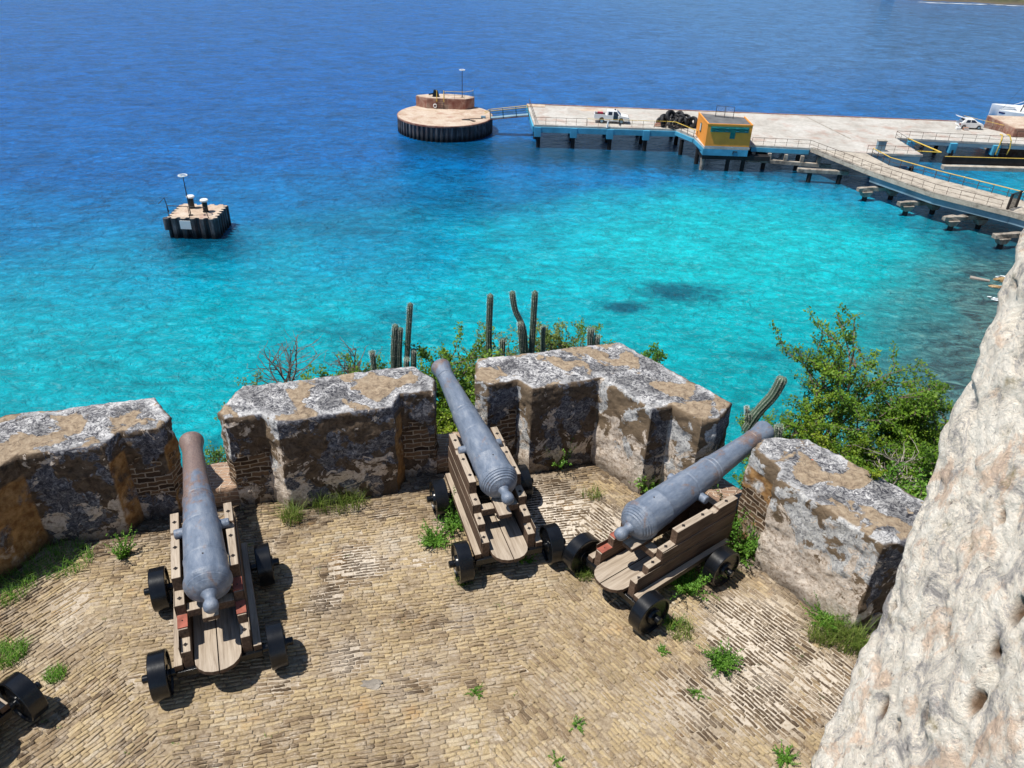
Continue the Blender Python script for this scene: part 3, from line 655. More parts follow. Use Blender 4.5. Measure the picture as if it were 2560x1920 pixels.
# ------------------------------------------------------------------ cannons
def make_cannon(R0, az, label, bmat, muz, cas, rings=False, redsteps=()):
    t = empty('cannon', (R0[0], R0[1], .008), -R(az), label=label, cat='cannon', group='old iron cannons on wooden garrison carriages')
    # barrel: points from the muzzle back to the cascabel
    Mz = Vector((muz[0], muz[1], .98)); Br = Vector((cas[0], cas[1], .77)); axis = (Br-Mz).normalized(); KS = (Br-Mz).length/2.218
    prof = [(.12, .055), (.0, .060), (0, .105), (.012, .120), (.03, .126), (.055, .124), (.10, .113), (.16, .104), (.20, .101)]
    if rings: prof += [(.205, .108), (.222, .110), (.228, .103), (.245, .108), (.255, .102)]
    prof += [(.55, .119), (.84, .136), (.86, .136), (.868, .144), (.885, .146), (.895, .141), (.915, .150), (.935, .152), (.945, .146),
             (1.20, .160), (1.22, .160), (1.228, .168), (1.245, .169), (1.255, .165), (1.275, .172), (1.29, .171), (1.60, .183), (1.645, .186), (1.652, .191), (1.668, .191), (1.675, .187), (1.86, .194),
             (1.875, .195), (1.885, .206), (1.915, .208), (1.925, .203)]
    if rings: prof += [(1.94, .200), (1.945, .192), (1.962, .190), (1.967, .180), (1.984, .177), (1.989, .165), (2.004, .160), (2.009, .146), (2.022, .14), (2.028, .12), (2.04, .105)]
    else: prof += [(1.945, .196), (1.955, .186), (1.965, .187), (1.985, .165), (1.995, .150), (2.0, .152), (2.02, .12), (2.03, .10), (2.035, .075)]
    prof += [(2.05, .062), (2.075, .048), (2.095, .045), (2.115, .052), (2.135, .063), (2.16, .066), (2.185, .062), (2.205, .048), (2.215, .028), (2.218, .004)]
    prof = [(q*KS, r_) for q, r_ in prof]
    b = MB(); b.lathe(prof, Mz, axis, 56); bar = b.build('barrel', bmat, t, smooth=True, angle=30)
    # trunnions
    tc = Mz+axis*(muz[1]-1.06); side = Vector((axis.y, -axis.x, 0)).normalized()*-1
    for s in (-1, 1):
        b = MB(); b.lathe([(0, .052), (.13, .052), (.15, .047), (.212, .046), (.218, .038)], tc+side*s*.03-Vector((0, 0, .035)), side*s, 24); b.build('trunnion', bmat, t, smooth=True)
    b = MB(); up = Vector((0, 0, 1)); vp = Mz+axis*1.74*KS; nn = (up-axis*up.dot(axis)).normalized()
    b.lathe([(0, .008), (.004, .008)], vp+nn*.1885, nn, 10); b.build('vent_hole', m_iron, bar)
    # cheeks: stepped boards
    zt = .81
    for s in (-1, 1):
        xi, xo = .205*s, .285*s
        pr = [(-.02, .20), (1.40, .20), (1.40, zt), (1.115, zt), (1.10, zt-.02), (1.06, zt-.035), (1.02, zt-.02), (1.005, zt), (.50, zt), (.495, .66), (.32, .65), (.315, .54), (.15, .53), (.145, .43), (-.01, .42)]
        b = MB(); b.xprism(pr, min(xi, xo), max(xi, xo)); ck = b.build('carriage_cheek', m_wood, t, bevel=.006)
        # plank joints standing proud on the outside
        for z0_, z1_, ya in ((.49, .645, .32), (.345, .482, .0)):
            b = MB(); x = xo+.004*s; b.box((min(x, x+.006*s), ya, z0_), (max(x, x+.006*s), 1.40, z1_)); b.build('plank', m_wood, ck, bevel=.003)
        for yb, zb in ((1.26, zt), (.90, zt), (.62, zt), (.40, .655), (.24, .535), (.07, .424)):
            b = MB(); x = (xi+xo)/2
            b.prism([(x-.021, yb), (x, yb-.021), (x+.021, yb), (x, yb+.021)], zb, zb+.005); b.add([(x-.013, yb, zb+.005), (x, yb-.013, zb+.005), (x+.013, yb, zb+.005), (x, yb+.013, zb+.005), (x, yb, zb+.02)], [(0, 1, 4), (1, 2, 4), (2, 3, 4), (3, 0, 4)])
            b.build('bolt', m_iron, ck)
        # step caps, some still painted red
        for k, (ya, yb, zc) in enumerate(((.32, .49, .656), (.15, .31, .536), (-.01, .14, .426))):
            if (s, k) in redsteps:
                b = MB(); b.box((min(xi, xo)-.002, ya+.01, zc), (max(xi, xo)+.002, yb, zc+.008)); b.build('step_cap', m_redwood, ck)
        # long side rail
        b = MB(); b.add([(.295*s, -.03, .235), (.365*s, -.03, .235), (.365*s, -.03, .30), (.295*s, -.03, .30), (.292*s, 1.34, .235), (.35*s, 1.34, .235), (.35*s, 1.34, .30), (.292*s, 1.34, .30)],
                        [(0, 1, 2, 3), (4, 5, 6, 7), (0, 1, 5, 4), (1, 2, 6, 5), (2, 3, 7, 6), (3, 0, 4, 7)]); b.build('side_rail', m_wood, t, bevel=.005)
    # bed board with a rounded tail: two planks
    for s in (-1, 1):
        pl = [(0.004*s, -.20), (.06*s, -.195), (.12*s, -.17), (.165*s, -.125), (.19*s, -.07), (.195*s, .0), (.195*s, .62), (.004*s, .62)]
        b = MB(); b.prism(ccw(pl), .262, .305); b.build('bed_board', m_wood, t, bevel=.004)
    b = MB(); b.box((-.2, .30, .50), (.2, .40, .58)); b.build('transom', m_wood, t, bevel=.006)
    b = MB(); b.box((-.2, 1.30, .22), (.2, 1.38, .62)); b.build('transom', m_wood, t, bevel=.006)
    b = MB(); b.box((-.07, .12, .58), (.07, .42, .63)); b.build('quoin', m_wood, t, bevel=.01)
    # axles and trucks
    for ya in (0., 1.05):
        b = MB(); b.box((-.36, ya-.05, .165), (.36, ya+.05, .235)); b.tube((-.36, ya, .21), (-.62, ya, .21), .034, n=14); b.tube((.36, ya, .21), (.62, ya, .21), .034, n=14)
        b.build('axle', m_black, t, smooth=True, bevel=.003)
        for s in (-1, 1):
            x0 = .415*s
            b = MB(); w = .145
            b.lathe([(0, .036), (0, .07), (.006, .075), (.012, .075), (.018, .185), (.0, .188), (.0, .204), (.006, .210), (w-.006, .210), (w, .204), (w, .188), (w-.018, .184), (w-.02, .085), (w+.004, .08), (w+.012, .074), (w+.012, .036)], (x0, ya, .21), (s, 0, 0), 48)
            wh = b.build('wheel', m_black, t, smooth=True)
            b = MB(); b.lathe([(0, .036), (.055, .036), (.06, .030)], (x0+s*(w+.012), ya, .21), (s, 0, 0), 20); b.build('hub', m_black, wh, smooth=True)
    return t
bm1 = barrel_material('barrel_rust_muzzle', .95, 2.2, .46); bm2 = barrel_material('barrel_grey_blue', 1.0, 3.5, .12); bm3 = barrel_material('barrel_grey_spotted', .6, 3.5, .22)
make_cannon((-2.49, 4.50), -21.9, 'cannon with rusty brown muzzle, leftmost of the three complete cannons', bm1, (-.03, 2.36), (.025, .04), redsteps=((-1, 1), (1, 0), (1, 1)))
make_cannon((.02, 5.945), -18.6, 'grey-blue cannon with ringed breech in the middle, grass between its wheels', bm2, (-.10, 2.61), (.045, .13), rings=True)
make_cannon((1.09, 5.595), 52., 'grey cannon on the right pointing up right over the sea, seen from its side', bm3, (-.19, 2.42), (-.045, .0), rings=True, redsteps=((-1, 1), (-1, 2)))
make_cannon((-4.21, 3.63), -62, 'cannon at the left edge of which only one rear wheel and a carriage corner show', bm1, (0, 2.36), (0, .04))

# ------------------------------------------------------------------ pier
def railing(name, pts, label, z=DECK, h=1.0, gap=2.0, top=None, mid=None, post=None, group=None, r=.024, rails=(1, .5)):
    P = [Vector((p[0], p[1], z if len(p) < 3 else p[2])) for p in pts]; o = P[0].copy()
    t = empty(name, o, 0, label=label, cat='railing', group=group)
    for k, f in enumerate(rails):
        b = MB()
        for a, c in zip(P[:-1], P[1:]): b.tube(a-o+Vector((0, 0, h*f)), c-o+Vector((0, 0, h*f)), r*(1.3 if k == 0 else .8), n=6)
        b.build('rail', (top if k == 0 else mid) or m_rail, t)
    b = MB(); b.tube((0, 0, -.02), (0, 0, h), r, n=6); first = b.build('post', post or m_rail, t); done = False
    for a, c in zip(P[:-1], P[1:]):
        n = max(1, round((c-a).length/gap))
        for i in range(n+(1 if c is P[-1] else 0)):
            q = a.lerp(c, i/n)-o
            if not done: first.location = q; done = True; continue
            d = first.copy(); COL.objects.link(d); d.parent = t; d.location = q
    return t
def slab(pts, z1, z0): b = MB(); b.prism(ccw(pts), z0, z1); return b

pier = empty('pier', (35, 118, DECK), label='long concrete pier with blue painted edge beams on dark piles', cat='pier')
def PL(p): return [(x-35, y-118) for x, y in p]
deck_poly = [(.8, 129.1), (1.9, 116.0), (22.6, 116.25), (24.5, 112.4), (24.95, 107.25), (31.1, 107.25), (31.6, 108.9), (39.6, 108.4), (46.7, 106.85), (54.5, 106.9), (54.3, 115.6), (86, 113.6), (86, 121), (73, 121), (68.6, 127.6)]
slab(PL(deck_poly), 0, -.28).build('deck', m_deck, pier)
slab(PL([(1.2, 128.7), (2.3, 116.6), (22.8, 116.7), (24.9, 112.6), (25.4, 108), (31, 108), (32, 109.5), (39.8, 109), (46.9, 107.4), (54, 107.4), (54, 116.2), (86, 114.2), (86, 120.6), (73, 120.6), (68.4, 127.2)]), -.281, -.42).build('added_shade_sheet', m_darkpile, pier)  # dark sheet added under the deck to deepen the shade below
# kerb along the sea side and patches
b = MB(); b.prism(ccw(PL([(.8, 129.1), (.8, 128.85), (68.5, 127.35), (68.6, 127.6)])), .0, .10); b.build('sea_side_kerb', m_redrust, pier)
b = MB(); b.box((-34.2, 9.2, 0), (-31.3, 11.0, .10)); b.build('raised_corner', m_ochreconc, pier)
b = MB(); b.prism(ccw(PL([(8, 127.4), (13, 127.3), (12.4, 125.6), (9.4, 125.8)])), 0, .006); b.build('repair_patch', m_ochreconc, pier)
b = MB(); b.prism(ccw(PL([(44.5, 127.7), (44.75, 127.7), (47.4, 114.0), (47.1, 114.0)])), 0, .005); b.build('joint', m_old, pier)
def beam(a, c, z1, z0, w, name, m, parent=pier, off=Vector((35, 118, DECK))):
    a, c = Vector(a), Vector(c); t = (c-a).normalized(); nn = Vector((-t.y, t.x))*w/2
    q = [a+nn, a-nn, c-nn, c+nn]; b = MB(); b.prism(ccw([(v.x-off.x, v.y-off.y) for v in q]), z1-off.z, z0-off.z); return b.build(name, m, parent)
zb = DECK
beam((1.95, 116.1), (22.6, 116.35), zb-.281, zb-1.05, .5, 'edge_beam', m_blue)
beam((.95, 128.9), (1.95, 116.2), zb-.281, zb-1.05, .5, 'edge_beam', m_blue)
beam((22.65, 116.2), (24.55, 112.4), zb-.281, zb-.8, .5, 'edge_beam', m_blue)
beam((24.6, 112.3), (25.1, 107.5), zb-.281, zb-.8, .4, 'edge_beam', m_blue)
beam((31.8, 109.05), (39.6, 108.6), zb-.281, zb-.85, .5, 'edge_beam', m_blue)
beam((47.4, 107.1), (54.2, 107.1), zb-.281, zb-1.6, .4, 'edge_beam', m_blued)
beam((54.2, 107.2), (54.2, 115.7), zb-.281, zb-1.1, .4, 'edge_beam', m_blued)
beam((54.5, 115.85), (86, 113.85), zb-.281, zb-.75, .5, 'edge_beam', m_blued)
beam((.8, 128.9), (68.6, 127.4), zb-.281, zb-1.2, .4, 'edge_beam', m_darkpile)
b = MB(); b.box((-.5, -.45, -1.4), (.5, .5, 0)); cap = b.build('pile_cap', m_blue, pier, bevel=.03)
b = MB(); b.tube((0, 0, -4.6), (0, 0, -1.2), .3, n=12); pil = b.build('pile', m_darkpile, pier)
caps = [(2.45, 116.25), (7.7, 116.3), (13.0, 116.35), (18.3, 116.4)]
piles = [(2.6, 116.3), (7.7, 116.4), (13.1, 116.4), (18.3, 116.4), (23.4, 115.0), (24.9, 110.5), (34.0, 109.3), (38.5, 109), (48.5, 107.6), (53.8, 107.6), (2.2, 121), (2.0, 127)]
for yy in (120.5, 124.7): piles += [(x, yy) for x in (7.7, 13.1, 18.3, 23.6, 29, 34.5, 40, 45.5, 51, 57, 63)]
caps += [(x, 115.7-(x-54)*.064) for x in (56.5, 62.5, 68.5, 74.5)]; piles += [(x, 115.5-(x-54)*.064) for x in (56.5, 62.5, 68.5, 74.5)]
for i, (x, y) in enumerate(caps):
    c = cap if i == 0 else cap.copy()
    if i: COL.objects.link(c); c.parent = pier
    c.location = (x-35, y-118, -.285)
for i, (x, y) in enumerate(piles):
    c = pil if i == 0 else pil.copy()
    if i: COL.objects.link(c); c.parent = pier
    c.location = (x-35, y-118, 0)
for yy in (120.5, 124.7): beam((3, yy), (66, yy), zb-.281, zb-1.1, .5, 'cross_beam', m_darkpile)
# lower beam and stub piles between building and walkway
beam((31.4, 108.9), (42.5, 107.0), zb-1.75, zb-2.2, .5, 'lower_beam', m_old)
for i in range(5):
    x = 32.2+i*2.15; beam((x-.22, 108.9-.16*(x-31.4)), (x+.22, 108.85-.16*(x-31.4)), zb-.9, zb-1.75, .42, 'beam_stub', m_old)
# front railings
RG = 'railings along the pier'
railing('railing', [(1.2, 128.2), (2.1, 116.25), (9.5, 116.4)], 'rusty railing at the left end of the pier', gap=1.6, group=RG)
railing('railing', [(9.6, 116.4), (21.0, 116.5)], 'yellow-topped railing in front of the pickup and tyre heap', top=m_yellow, gap=1.7, group=RG)
railing('railing', [(21.1, 116.5), (22.4, 116.3), (24.35, 112.2), (24.7, 111.7)], 'bright yellow-topped railing bending towards the orange building', top=m_yellow, gap=1.4, r=.04, group=RG)
railing('railing', [(31.8, 109.1), (39.6, 108.65), (44.15, 98.4), (48.6, 90.5), (53.8, 85.2)], 'long railing along the near edge of the walkway', top=m_rail, gap=1.55, group=RG)
railing('railing', [(46.9, 107.05), (54.2, 107.1), (54.1, 115.4)], 'railing round the small jutting bay of the pier', gap=1.8, group=RG)
railing('railing', [(54.2, 115.6), (84, 113.9)], 'railing along the right-hand part of the pier below the white car', gap=1.9, group=RG)
railing('railing', [(47.0, 105.6), (47.6, 101.3), (51.3, 96.2), (58.0, 88.5), (64.5, 81)], 'bright yellow railing along the far edge of the walkway', top=m_yellow, gap=1.6, r=.04, group=RG)
railing('railing', [(69.2, 127.0), (72.6, 121.4)], 'yellow railing slanting behind the white car', top=m_yellow, gap=1.7, group=RG)
# walkway
wk = empty('walkway', (50, 95, DECK), label='narrow concrete walkway slanting from the pier towards the shore at right', cat='walkway')
WO = Vector((50, 95, DECK))
near = [(39.7, 108.2), (44.0, 97.9), (48.4, 90.0), (54.4, 84.1), (62.5, 73.8)]; far = [(66.8, 77.8), (58.4, 88.5), (51.4, 96.4), (47.7, 101.2), (46.7, 106.7)]
b = MB(); b.prism(ccw([(x-WO.x, y-WO.y) for x, y in near+far]), -.45, -.006); b.build('deck', m_oldtop, wk)
def lift(pts, a, z0, z1, name, m):
    b = MB()
    for (p, q) in zip(pts[:-1], pts[1:]):
        p, q = Vector(p), Vector(q); t = (q-p).normalized(); nn = Vector((-t.y, t.x)); w = a
        c = [p+nn*w[0], q+nn*w[0], q+nn*w[1], p+nn*w[1]]; b.prism(ccw([(v.x-WO.x, v.y-WO.y) for v in c]), z0, z1)
    return b.build(name, m, wk)
lift(near, (.02, .45), -.02, .14, 'kerb', m_old)
lift(near[1:], (.25, .6), -1.25, -.451, 'girder', m_blued)
lift(near[1:], (2.6, 3.0), -1.25, -.451, 'girder', m_blued)
b = MB(); px_ = Vector((55.0, 84.7)); b.box((4.2, -10.3, 0), (4.4, -10.1, 1.9)); b.box((5.9, -9.0, 0), (6.1, -8.8, 1.9))
for k in range(11): b.tube((4.3+k*.17, -10.2+k*.13, .1), (4.3+k*.17, -10.2+k*.13, 1.9), .03, n=5)
b.box((4.3, -10.3, 1.80), (4.4, -10.2, 1.9)); b.tube((4.3, -10.2, 1.88), (6.0, -8.9, 1.88), .05, n=5); b.tube((4.3, -10.2, .12), (6.0, -8.9, .12), .05, n=5)
g = empty('gate', (54.3, 84.8, DECK), label='dark barred gate across the walkway near the rock wall', cat='gate')
o = b.build('gate_bars', m_iron, g); o.location = (-4.3, 10.2, 0)
# broken pile-cap beams beside the walkway
for i, (x, y) in enumerate(((42.4, 96.5), (45.5, 91.5), (48.8, 86.8), (51.9, 81.6))):
    lab = ['farthest', 'second', 'third', 'nearest'][i]+' of the four broken concrete beams on piles under the walkway'
    t = empty('broken_beam', (x, y, SEA), R(13), label=lab, cat='beam', group='broken concrete beams below the walkway')
    rnd = random.Random(i)
    b = MB(); V = []
    for k in range(15):
        xx = k*.62; j = lambda: rnd.uniform(-.07, .07)
        V += [(xx, -.30+j(), 1.22), (xx, .28+j(), 1.22), (xx, .30+j(), 1.72+j()*.8), (xx, -.32+j()*1.4, 1.70+j()*.8)]
    b.add(V, [(0, 3, 2, 1), (56, 57, 58, 59)]+[(4*k+a, 4*k+(a+1) % 4, 4*k+4+(a+1) % 4, 4*k+4+a) for k in range(14) for a in range(4)])
    b.build('beam', m_old, t, bevel=.03)
    for xx in (1.25, 5.0):
        b = MB(); b.add([(xx-.75, -.5, 1.22), (xx+.75, -.5, 1.22), (xx+.75, .55, 1.22), (xx-.75, .55, 1.22), (xx-.35, -.4, .55), (xx+.45, -.4, .55), (xx+.45, .4, .55), (xx-.35, .4, .55)],
              [(0, 1, 2, 3), (4, 7, 6, 5), (0, 4, 5, 1), (1, 5, 6, 2), (2, 6, 7, 3), (3, 7, 4, 0)]); b.build('pile_head', m_old, t, bevel=.06)
        b = MB(); b.tube((xx+.05, 0, -1.6), (xx+.05, 0, .6), .31, n=12); b.build('pile', m_darkpile, t)
t = empty('broken_beam', (37.0, 103.9, SEA), R(-5), label='single loose concrete beam lying level in front of the pier', cat='beam', group='broken concrete beams below the walkway')
b = MB(); b.box((0, -.35, 1.3), (6.6, .35, 1.8)); b.build('beam', m_old, t, bevel=.05)
for xx in (1.7, 5.6): b = MB(); b.tube((xx, 0, -1), (xx, 0, 1.3), .3, n=12); b.build('pile', m_darkpile, t)

# orange building on the pier edge
ob_ = empty('pier_building', (28, 109.4, DECK), label='orange flat-roofed hut with green louvres at the pier edge', cat='building')
b = MB(); b.add([(-3, -2.1, .0), (3, -2.1, .0), (3, 2.6, .0), (-3.1, 4.3, .0), (-3, -2.1, 2.93), (3, -2.1, 2.93), (3, 2.6, 2.93), (-3.1, 4.3, 2.93)], [(0, 3, 2, 1), (4, 5, 6, 7), (0, 1, 5, 4), (1, 2, 6, 5), (2, 3, 7, 6), (3, 0, 4, 7)])
wl = b.build('wall', m_orange, ob_)
b = MB(); b.prism([(-2.85, -1.95), (2.85, -1.95), (2.85, 2.45), (-2.92, 4.1)], 2.931, 2.96); b.build('roof', m_roof, ob_)
b = MB()
for q in (((-3.03, -2.13, 2.90), (3.03, -1.97, 3.06)), ((2.87, -1.97, 2.90), (3.03, 2.63, 3.06))): b.box(*q)
b.add([(-3.03, -1.97, 2.9), (-2.87, -1.97, 2.9), (-2.97, 4.3, 2.9), (-3.13, 4.3, 2.9), (-3.03, -1.97, 3.06), (-2.87, -1.97, 3.06), (-2.97, 4.3, 3.06), (-3.13, 4.3, 3.06)], [(0, 3, 2, 1), (4, 5, 6, 7), (0, 1, 5, 4), (1, 2, 6, 5), (2, 3, 7, 6), (3, 0, 4, 7)])
b.build('parapet', m_orange, ob_)
b = MB(); b.box((-3.0, -2.13, -.28), (3.0, -2.1, .10)); b.build('skirting', m_blued, ob_)
b = MB(); b.box((-3.15, -2.15, -1.15), (2.95, 2.4, -.285)); b.build('blue_base', m_blue, ob_)
b = MB(); b.box((.9, -2.2, -.62), (1.5, -2.14, -.5)); b.box((.9, -2.2, -.9), (1.0, -2.14, -.5)); b.build('bracket', m_iron, ob_)
b = MB(); b.box((-3.1, -1.9, -1.75), (6.2, 2.2, -1.155)); b.build('dark_base', m_darkpile, ob_)
for x in (-2.9, .6, 2.7): b = MB(); b.tube((x, -1.6, -3.6), (x, -1.6, -1.7), .28, n=10); b.build('pile', m_old if x < -2 else m_darkpile, ob_)
b = MB(); b.box((-2.55, -2.2, 2.0), (2.55, -2.11, 2.72)); lv = b.build('louvre', m_green, ob_)
b = MB()
for k in range(5): b.add([(-2.5, -2.2, 2.05+k*.135), (2.5, -2.2, 2.05+k*.135), (2.5, -2.27, 2.02+k*.135), (-2.5, -2.27, 2.02+k*.135)], [(0, 1, 2, 3)])
b.build('slats', m_green, lv)
b = MB()
for x in (-1.9, -.6, .8, 2.0):
    for z in (2.16, 2.5): b.box((x, -2.29, z), (x+.4, -2.275, z+.04))
b.build('slat_edges', m_blue, lv)
b = MB(); b.box((.15, -2.14, 1.15), (.85, -2.11, 1.98)); b.build('hatch', m_green, ob_)
b = MB(); b.box((-3.14, 1.2, 1.15), (-3.05, 1.9, 2.25)); wf = b.build('window', m_greenpost, ob_)
b = MB(); b.box((-3.17, 1.3, 1.25), (-3.145, 1.8, 2.15)); b.build('pane', m_white, wf)
rr = empty('roof_screen', (28, 111.4, DECK+2.96), R(-16), label='square wire screen standing on the orange hut roof', cat='screen')
b = MB()
for x in (-1.2, 0, 1.2): b.tube((x, 0, 0), (x, 0, 1.5), .04, n=6)
for z in (.1, .78, 1.5): b.tube((-1.2, 0, z), (1.2, 0, z), .03, n=6)
b.build('frame', m_iron, rr)
b = MB()
for k in range(30): b.tube((-1.2+k*.083, 0, .1), (-1.2+k*.083, 0, 1.5), .006, n=3)
b.build('mesh', m_white, rr)

# gangway to the round dolphin
gw = empty('gangway', (-4.75, 122.6, DECK-.72), math.atan2(.2, 5.9), label='light footbridge between the round mooring platform and the pier', cat='bridge')
gw.rotation_euler[1] = -.11
b = MB(); b.box((0, -.55, -.12), (5.9, .55, -.02)); b.build('deck', m_blued, gw)
for y in (-.55, .55):
    for z in (-.2,): b = MB(); b.box((0, y-.04, -.26), (5.9, y+.04, -.12)); b.build('beam', m_redrust, gw)
    b = MB(); b.tube((-.8, y, .75), (0, y, 1.05), .05, n=6); b.tube((0, y, 1.05), (5.9, y, 1.15), .05, n=6); b.build('rail', m_yellow, gw)
    b = MB(); b.tube((0, y, .7), (5.9, y, .75), .03, n=6); b.tube((0, y, .35), (5.9, y, .38), .03, n=6); b.build('rail', m_greenpost, gw)
    for x in (.05, 2, 4, 5.85): b = MB(); b.box((x-.05, y-.05, -.1), (x+.05, y+.05, 1.1)); b.build('post', m_greenpost, gw)

# round mooring dolphin
rd = empty('round_mooring_platform', (-11.8, 124.3, SEA), label='round sheet-piled mooring platform with raised block, left of the pier', cat='platform')
def corr_ring(r, a, n):
    pts = []
    for i in range(n):
        for k, d in ((0, a), (.35, a), (.5, -a), (.85, -a)):
            t = (i+k)/n*2*math.pi; pts.append(((r+d)*math.cos(t), (r+d)*math.sin(t)))
    return pts
b = MB(); b.prism(corr_ring(7.25, .11, 60), -1, 2.15); b.build('sheet_piling', m_pileD, rd)
b = MB(); b.lathe([(0, 7.37), (.22, 7.37), (.25, 7.30)], (0, 0, 2.12), (0, 0, 1), 96); b.build('rim', m_redrust, rd, smooth=True)
b = MB(); b.lathe([(0, 7.26), (.03, 7.22)], (0, 0, 2.371), (0, 0, 1), 96); b.build('top_slab', m_ochreconc, rd, smooth=True)
blk = [(-5.1, 4.9), (-3.2, 3.5), (2.9, 3.5), (4.2, 4.7), (4.2, 5.6), (2.6, 6.5), (0, 6.95), (-2.8, 6.6), (-5.0, 5.3)]
b = MB(); b.prism(ccw(blk), 2.4, 3.95); b.build('raised_block', m_redrust, rd, bevel=.03)
b = MB(); b.prism(ccw([(x*.985, .13+y*.985) for x, y in blk]), 3.951, 3.99); b.build('block_top', m_ochreconc, rd)
bo = empty('mooring_hook', (-13.7, 129.0, SEA+3.99), label='black mooring hook housing on the raised block', cat='mooring hook')
b = MB(); b.add([(-.5, -.4, 0), (.6, -.4, 0), (.6, .4, 0), (-.5, .4, 0), (-.3, -.3, 1.05), (.3, -.3, .95), (.3, .3, .95), (-.3, .3, 1.05)], [(0, 3, 2, 1), (4, 5, 6, 7), (0, 1, 5, 4), (1, 2, 6, 5), (2, 3, 7, 6), (3, 0, 4, 7)]); b.build('housing', m_black, bo, bevel=.04)
b = MB(); b.tube((-1.1, -.1, .3), (-.3, 0, .45), .12, n=8); b.build('hook_arm', m_black, bo)
ld = empty('ladder', (-12.85, 127.68, SEA+2.4), label='yellow and grey handrail ladder on the front of the raised block', cat='ladder')
for x in (-.55, .55):
    b = MB(); b.tube((x, 0, 0), (x, 0, 1.1), .05, n=6); b.build('lower_rail', m_iron, ld)
    b = MB(); b.tube((x, 0, 1.1), (x, .05, 2.8), .06, n=6); b.build('upper_rail', m_yellow, ld)
b = MB()
for k in range(5): b.tube((-.55, 0, .25+k*.3), (.55, 0, .25+k*.3), .02, n=5)
b.build('rungs', m_iron, ld)
railing('railing', [(-12.2, 127.95, SEA+3.99), (-9.1, 127.95, SEA+3.99), (-7.8, 129.1, SEA+3.99), (-7.8, 129.8, SEA+3.99)], 'grey railing on the raised block of the round platform', gap=1.6, top=m_yellow, mid=m_iron, post=m_greenpost, h=1.05)
tag(MB().torus((0, 0, 0), (0, 1, 0), .25, .08).build('life_ring', m_white, loc=(-13.7, 127.72, SEA+2.85)), label='small white ring hanging on the raised block', cat='life ring')
def lamp(loc, h, label, tilt=0):
    t = empty('beacon_pole', loc, label=label, cat='pole'); 
    b = MB(); b.tube((0, 0, 0), (tilt, 0, h), .06, .045, n=8); b.build('pole', m_iron, t)
    b = MB(); b.lathe([(0, .25), (.04, .25)], (0, 0, 0), (0, 0, 1), 12); b.build('base_plate', m_iron, t)
    b = MB(); b.torus((tilt, 0, h+.1), (0, 0, 1), .42, .06, 24, 6); b.tube((tilt-.4, 0, h+.06), (tilt+.4, 0, h+.06), .03, n=5); b.build('ring_top', m_white, t, smooth=True)
lamp((-9.5, 129.2, SEA+3.99), 4.0, 'thin pole with white ring top on the round platform')
# rope and small box
def rope(name, pts, r, m, label, cat): 
    b = MB()
    for a, c in zip(pts[:-1], pts[1:]): b.tube(a, c, r, n=6)
    return b.build(name, m, label=label, cat=cat)
zt_ = SEA+2.45
rope('rope', [Vector((x_-.3, y_+4, zt_)) for x_, y_ in ((-8.6, 117), (-7.4, 116.9), (-6.9, 116.2), (-6.6, 116.5), (-7.9, 117.3), (-8.7, 117.1), (-7.2, 117.8), (-5.6, 118.3))], .07, m_iron, 'dark rope lying in a loop on the round platform', 'rope')
b = MB(); b.box((-.35, -.2, 0), (.35, .2, .35)); b.build('cable_box', m_blued, bevel=.03, loc=(-5.8, 122.6, SEA+2.4), label='small grey box at the rope end beside the footbridge', cat='box')

# square sheet-pile dolphin
sd = empty('square_mooring_platform', (-33.75, 78.8, SEA), R(2), label='small square mooring platform of corrugated dark sheet piles', cat='platform')
def corr_rect(hx, hy, a, nx, ny):
    pts = []; sides = [((-hx, -hy), (hx, -hy), nx), ((hx, -hy), (hx, hy), ny), ((hx, hy), (-hx, hy), nx), ((-hx, hy), (-hx, -hy), ny)]
    for (p, q, n) in sides:
        p, q = Vector(p), Vector(q); t = (q-p)/n; o = Vector((t.y, -t.x)).normalized()
        for i in range(n):
            for f, d in ((.05, -a), (.25, -a), (.42, a), (.80, a), (.97, -a)): v = p+t*(i+f)+o*d; pts.append((v.x, v.y))
    return pts
cr = corr_rect(2.42, 2.15, .17, 5, 6)
b = MB(); b.prism(ccw(cr), -1, 2.15); b.build('sheet_piling', m_pileD, sd)
b = MB(); b.prism(ccw([(x*.97, y*.97) for x, y in cr]), 2.151, 2.175); b.build('top_slab', m_ochreconc, sd)
b = MB(); b.tube((-2.62, -2.0, .9), (-2.62, -2.0, 2.12), .34, n=12); b.build('corner_pile', m_pileD, sd)
for x, y in ((-.75, .8), (1.05, -.2)):
    t = empty('bollard', (-33.9+x, 78.9+y, SEA+2.175), label='dark bollard with white cap, '+('left' if x < 0 else 'right')+' one of two on the square platform', cat='bollard', group='bollards on the square platform')
    b = MB(); b.lathe([(0, .32), (.08, .32), (.09, .27), (1.15, .26)], (0, 0, 0), (0, 0, 1), 16); b.build('shaft', m_black, t, smooth=True)
    b = MB(); b.lathe([(1.151, .40), (1.30, .42), (1.36, .36), (1.37, .1)], (0, 0, 0), (0, 0, 1), 20); b.build('cap', m_white, t, smooth=True)
lamp((-34.0, 77.5, SEA+2.175), 4.1, 'tall pole with white ring top on the square platform', -.05)
sg = tag(MB().box((-.62, -.05, 0), (.5, 0, .9)).build('sign_board', m_white, loc=(-34.2, 76.38, SEA+1.1)), label='blank-looking pale board hung on the front of the square platform', cat='sign')
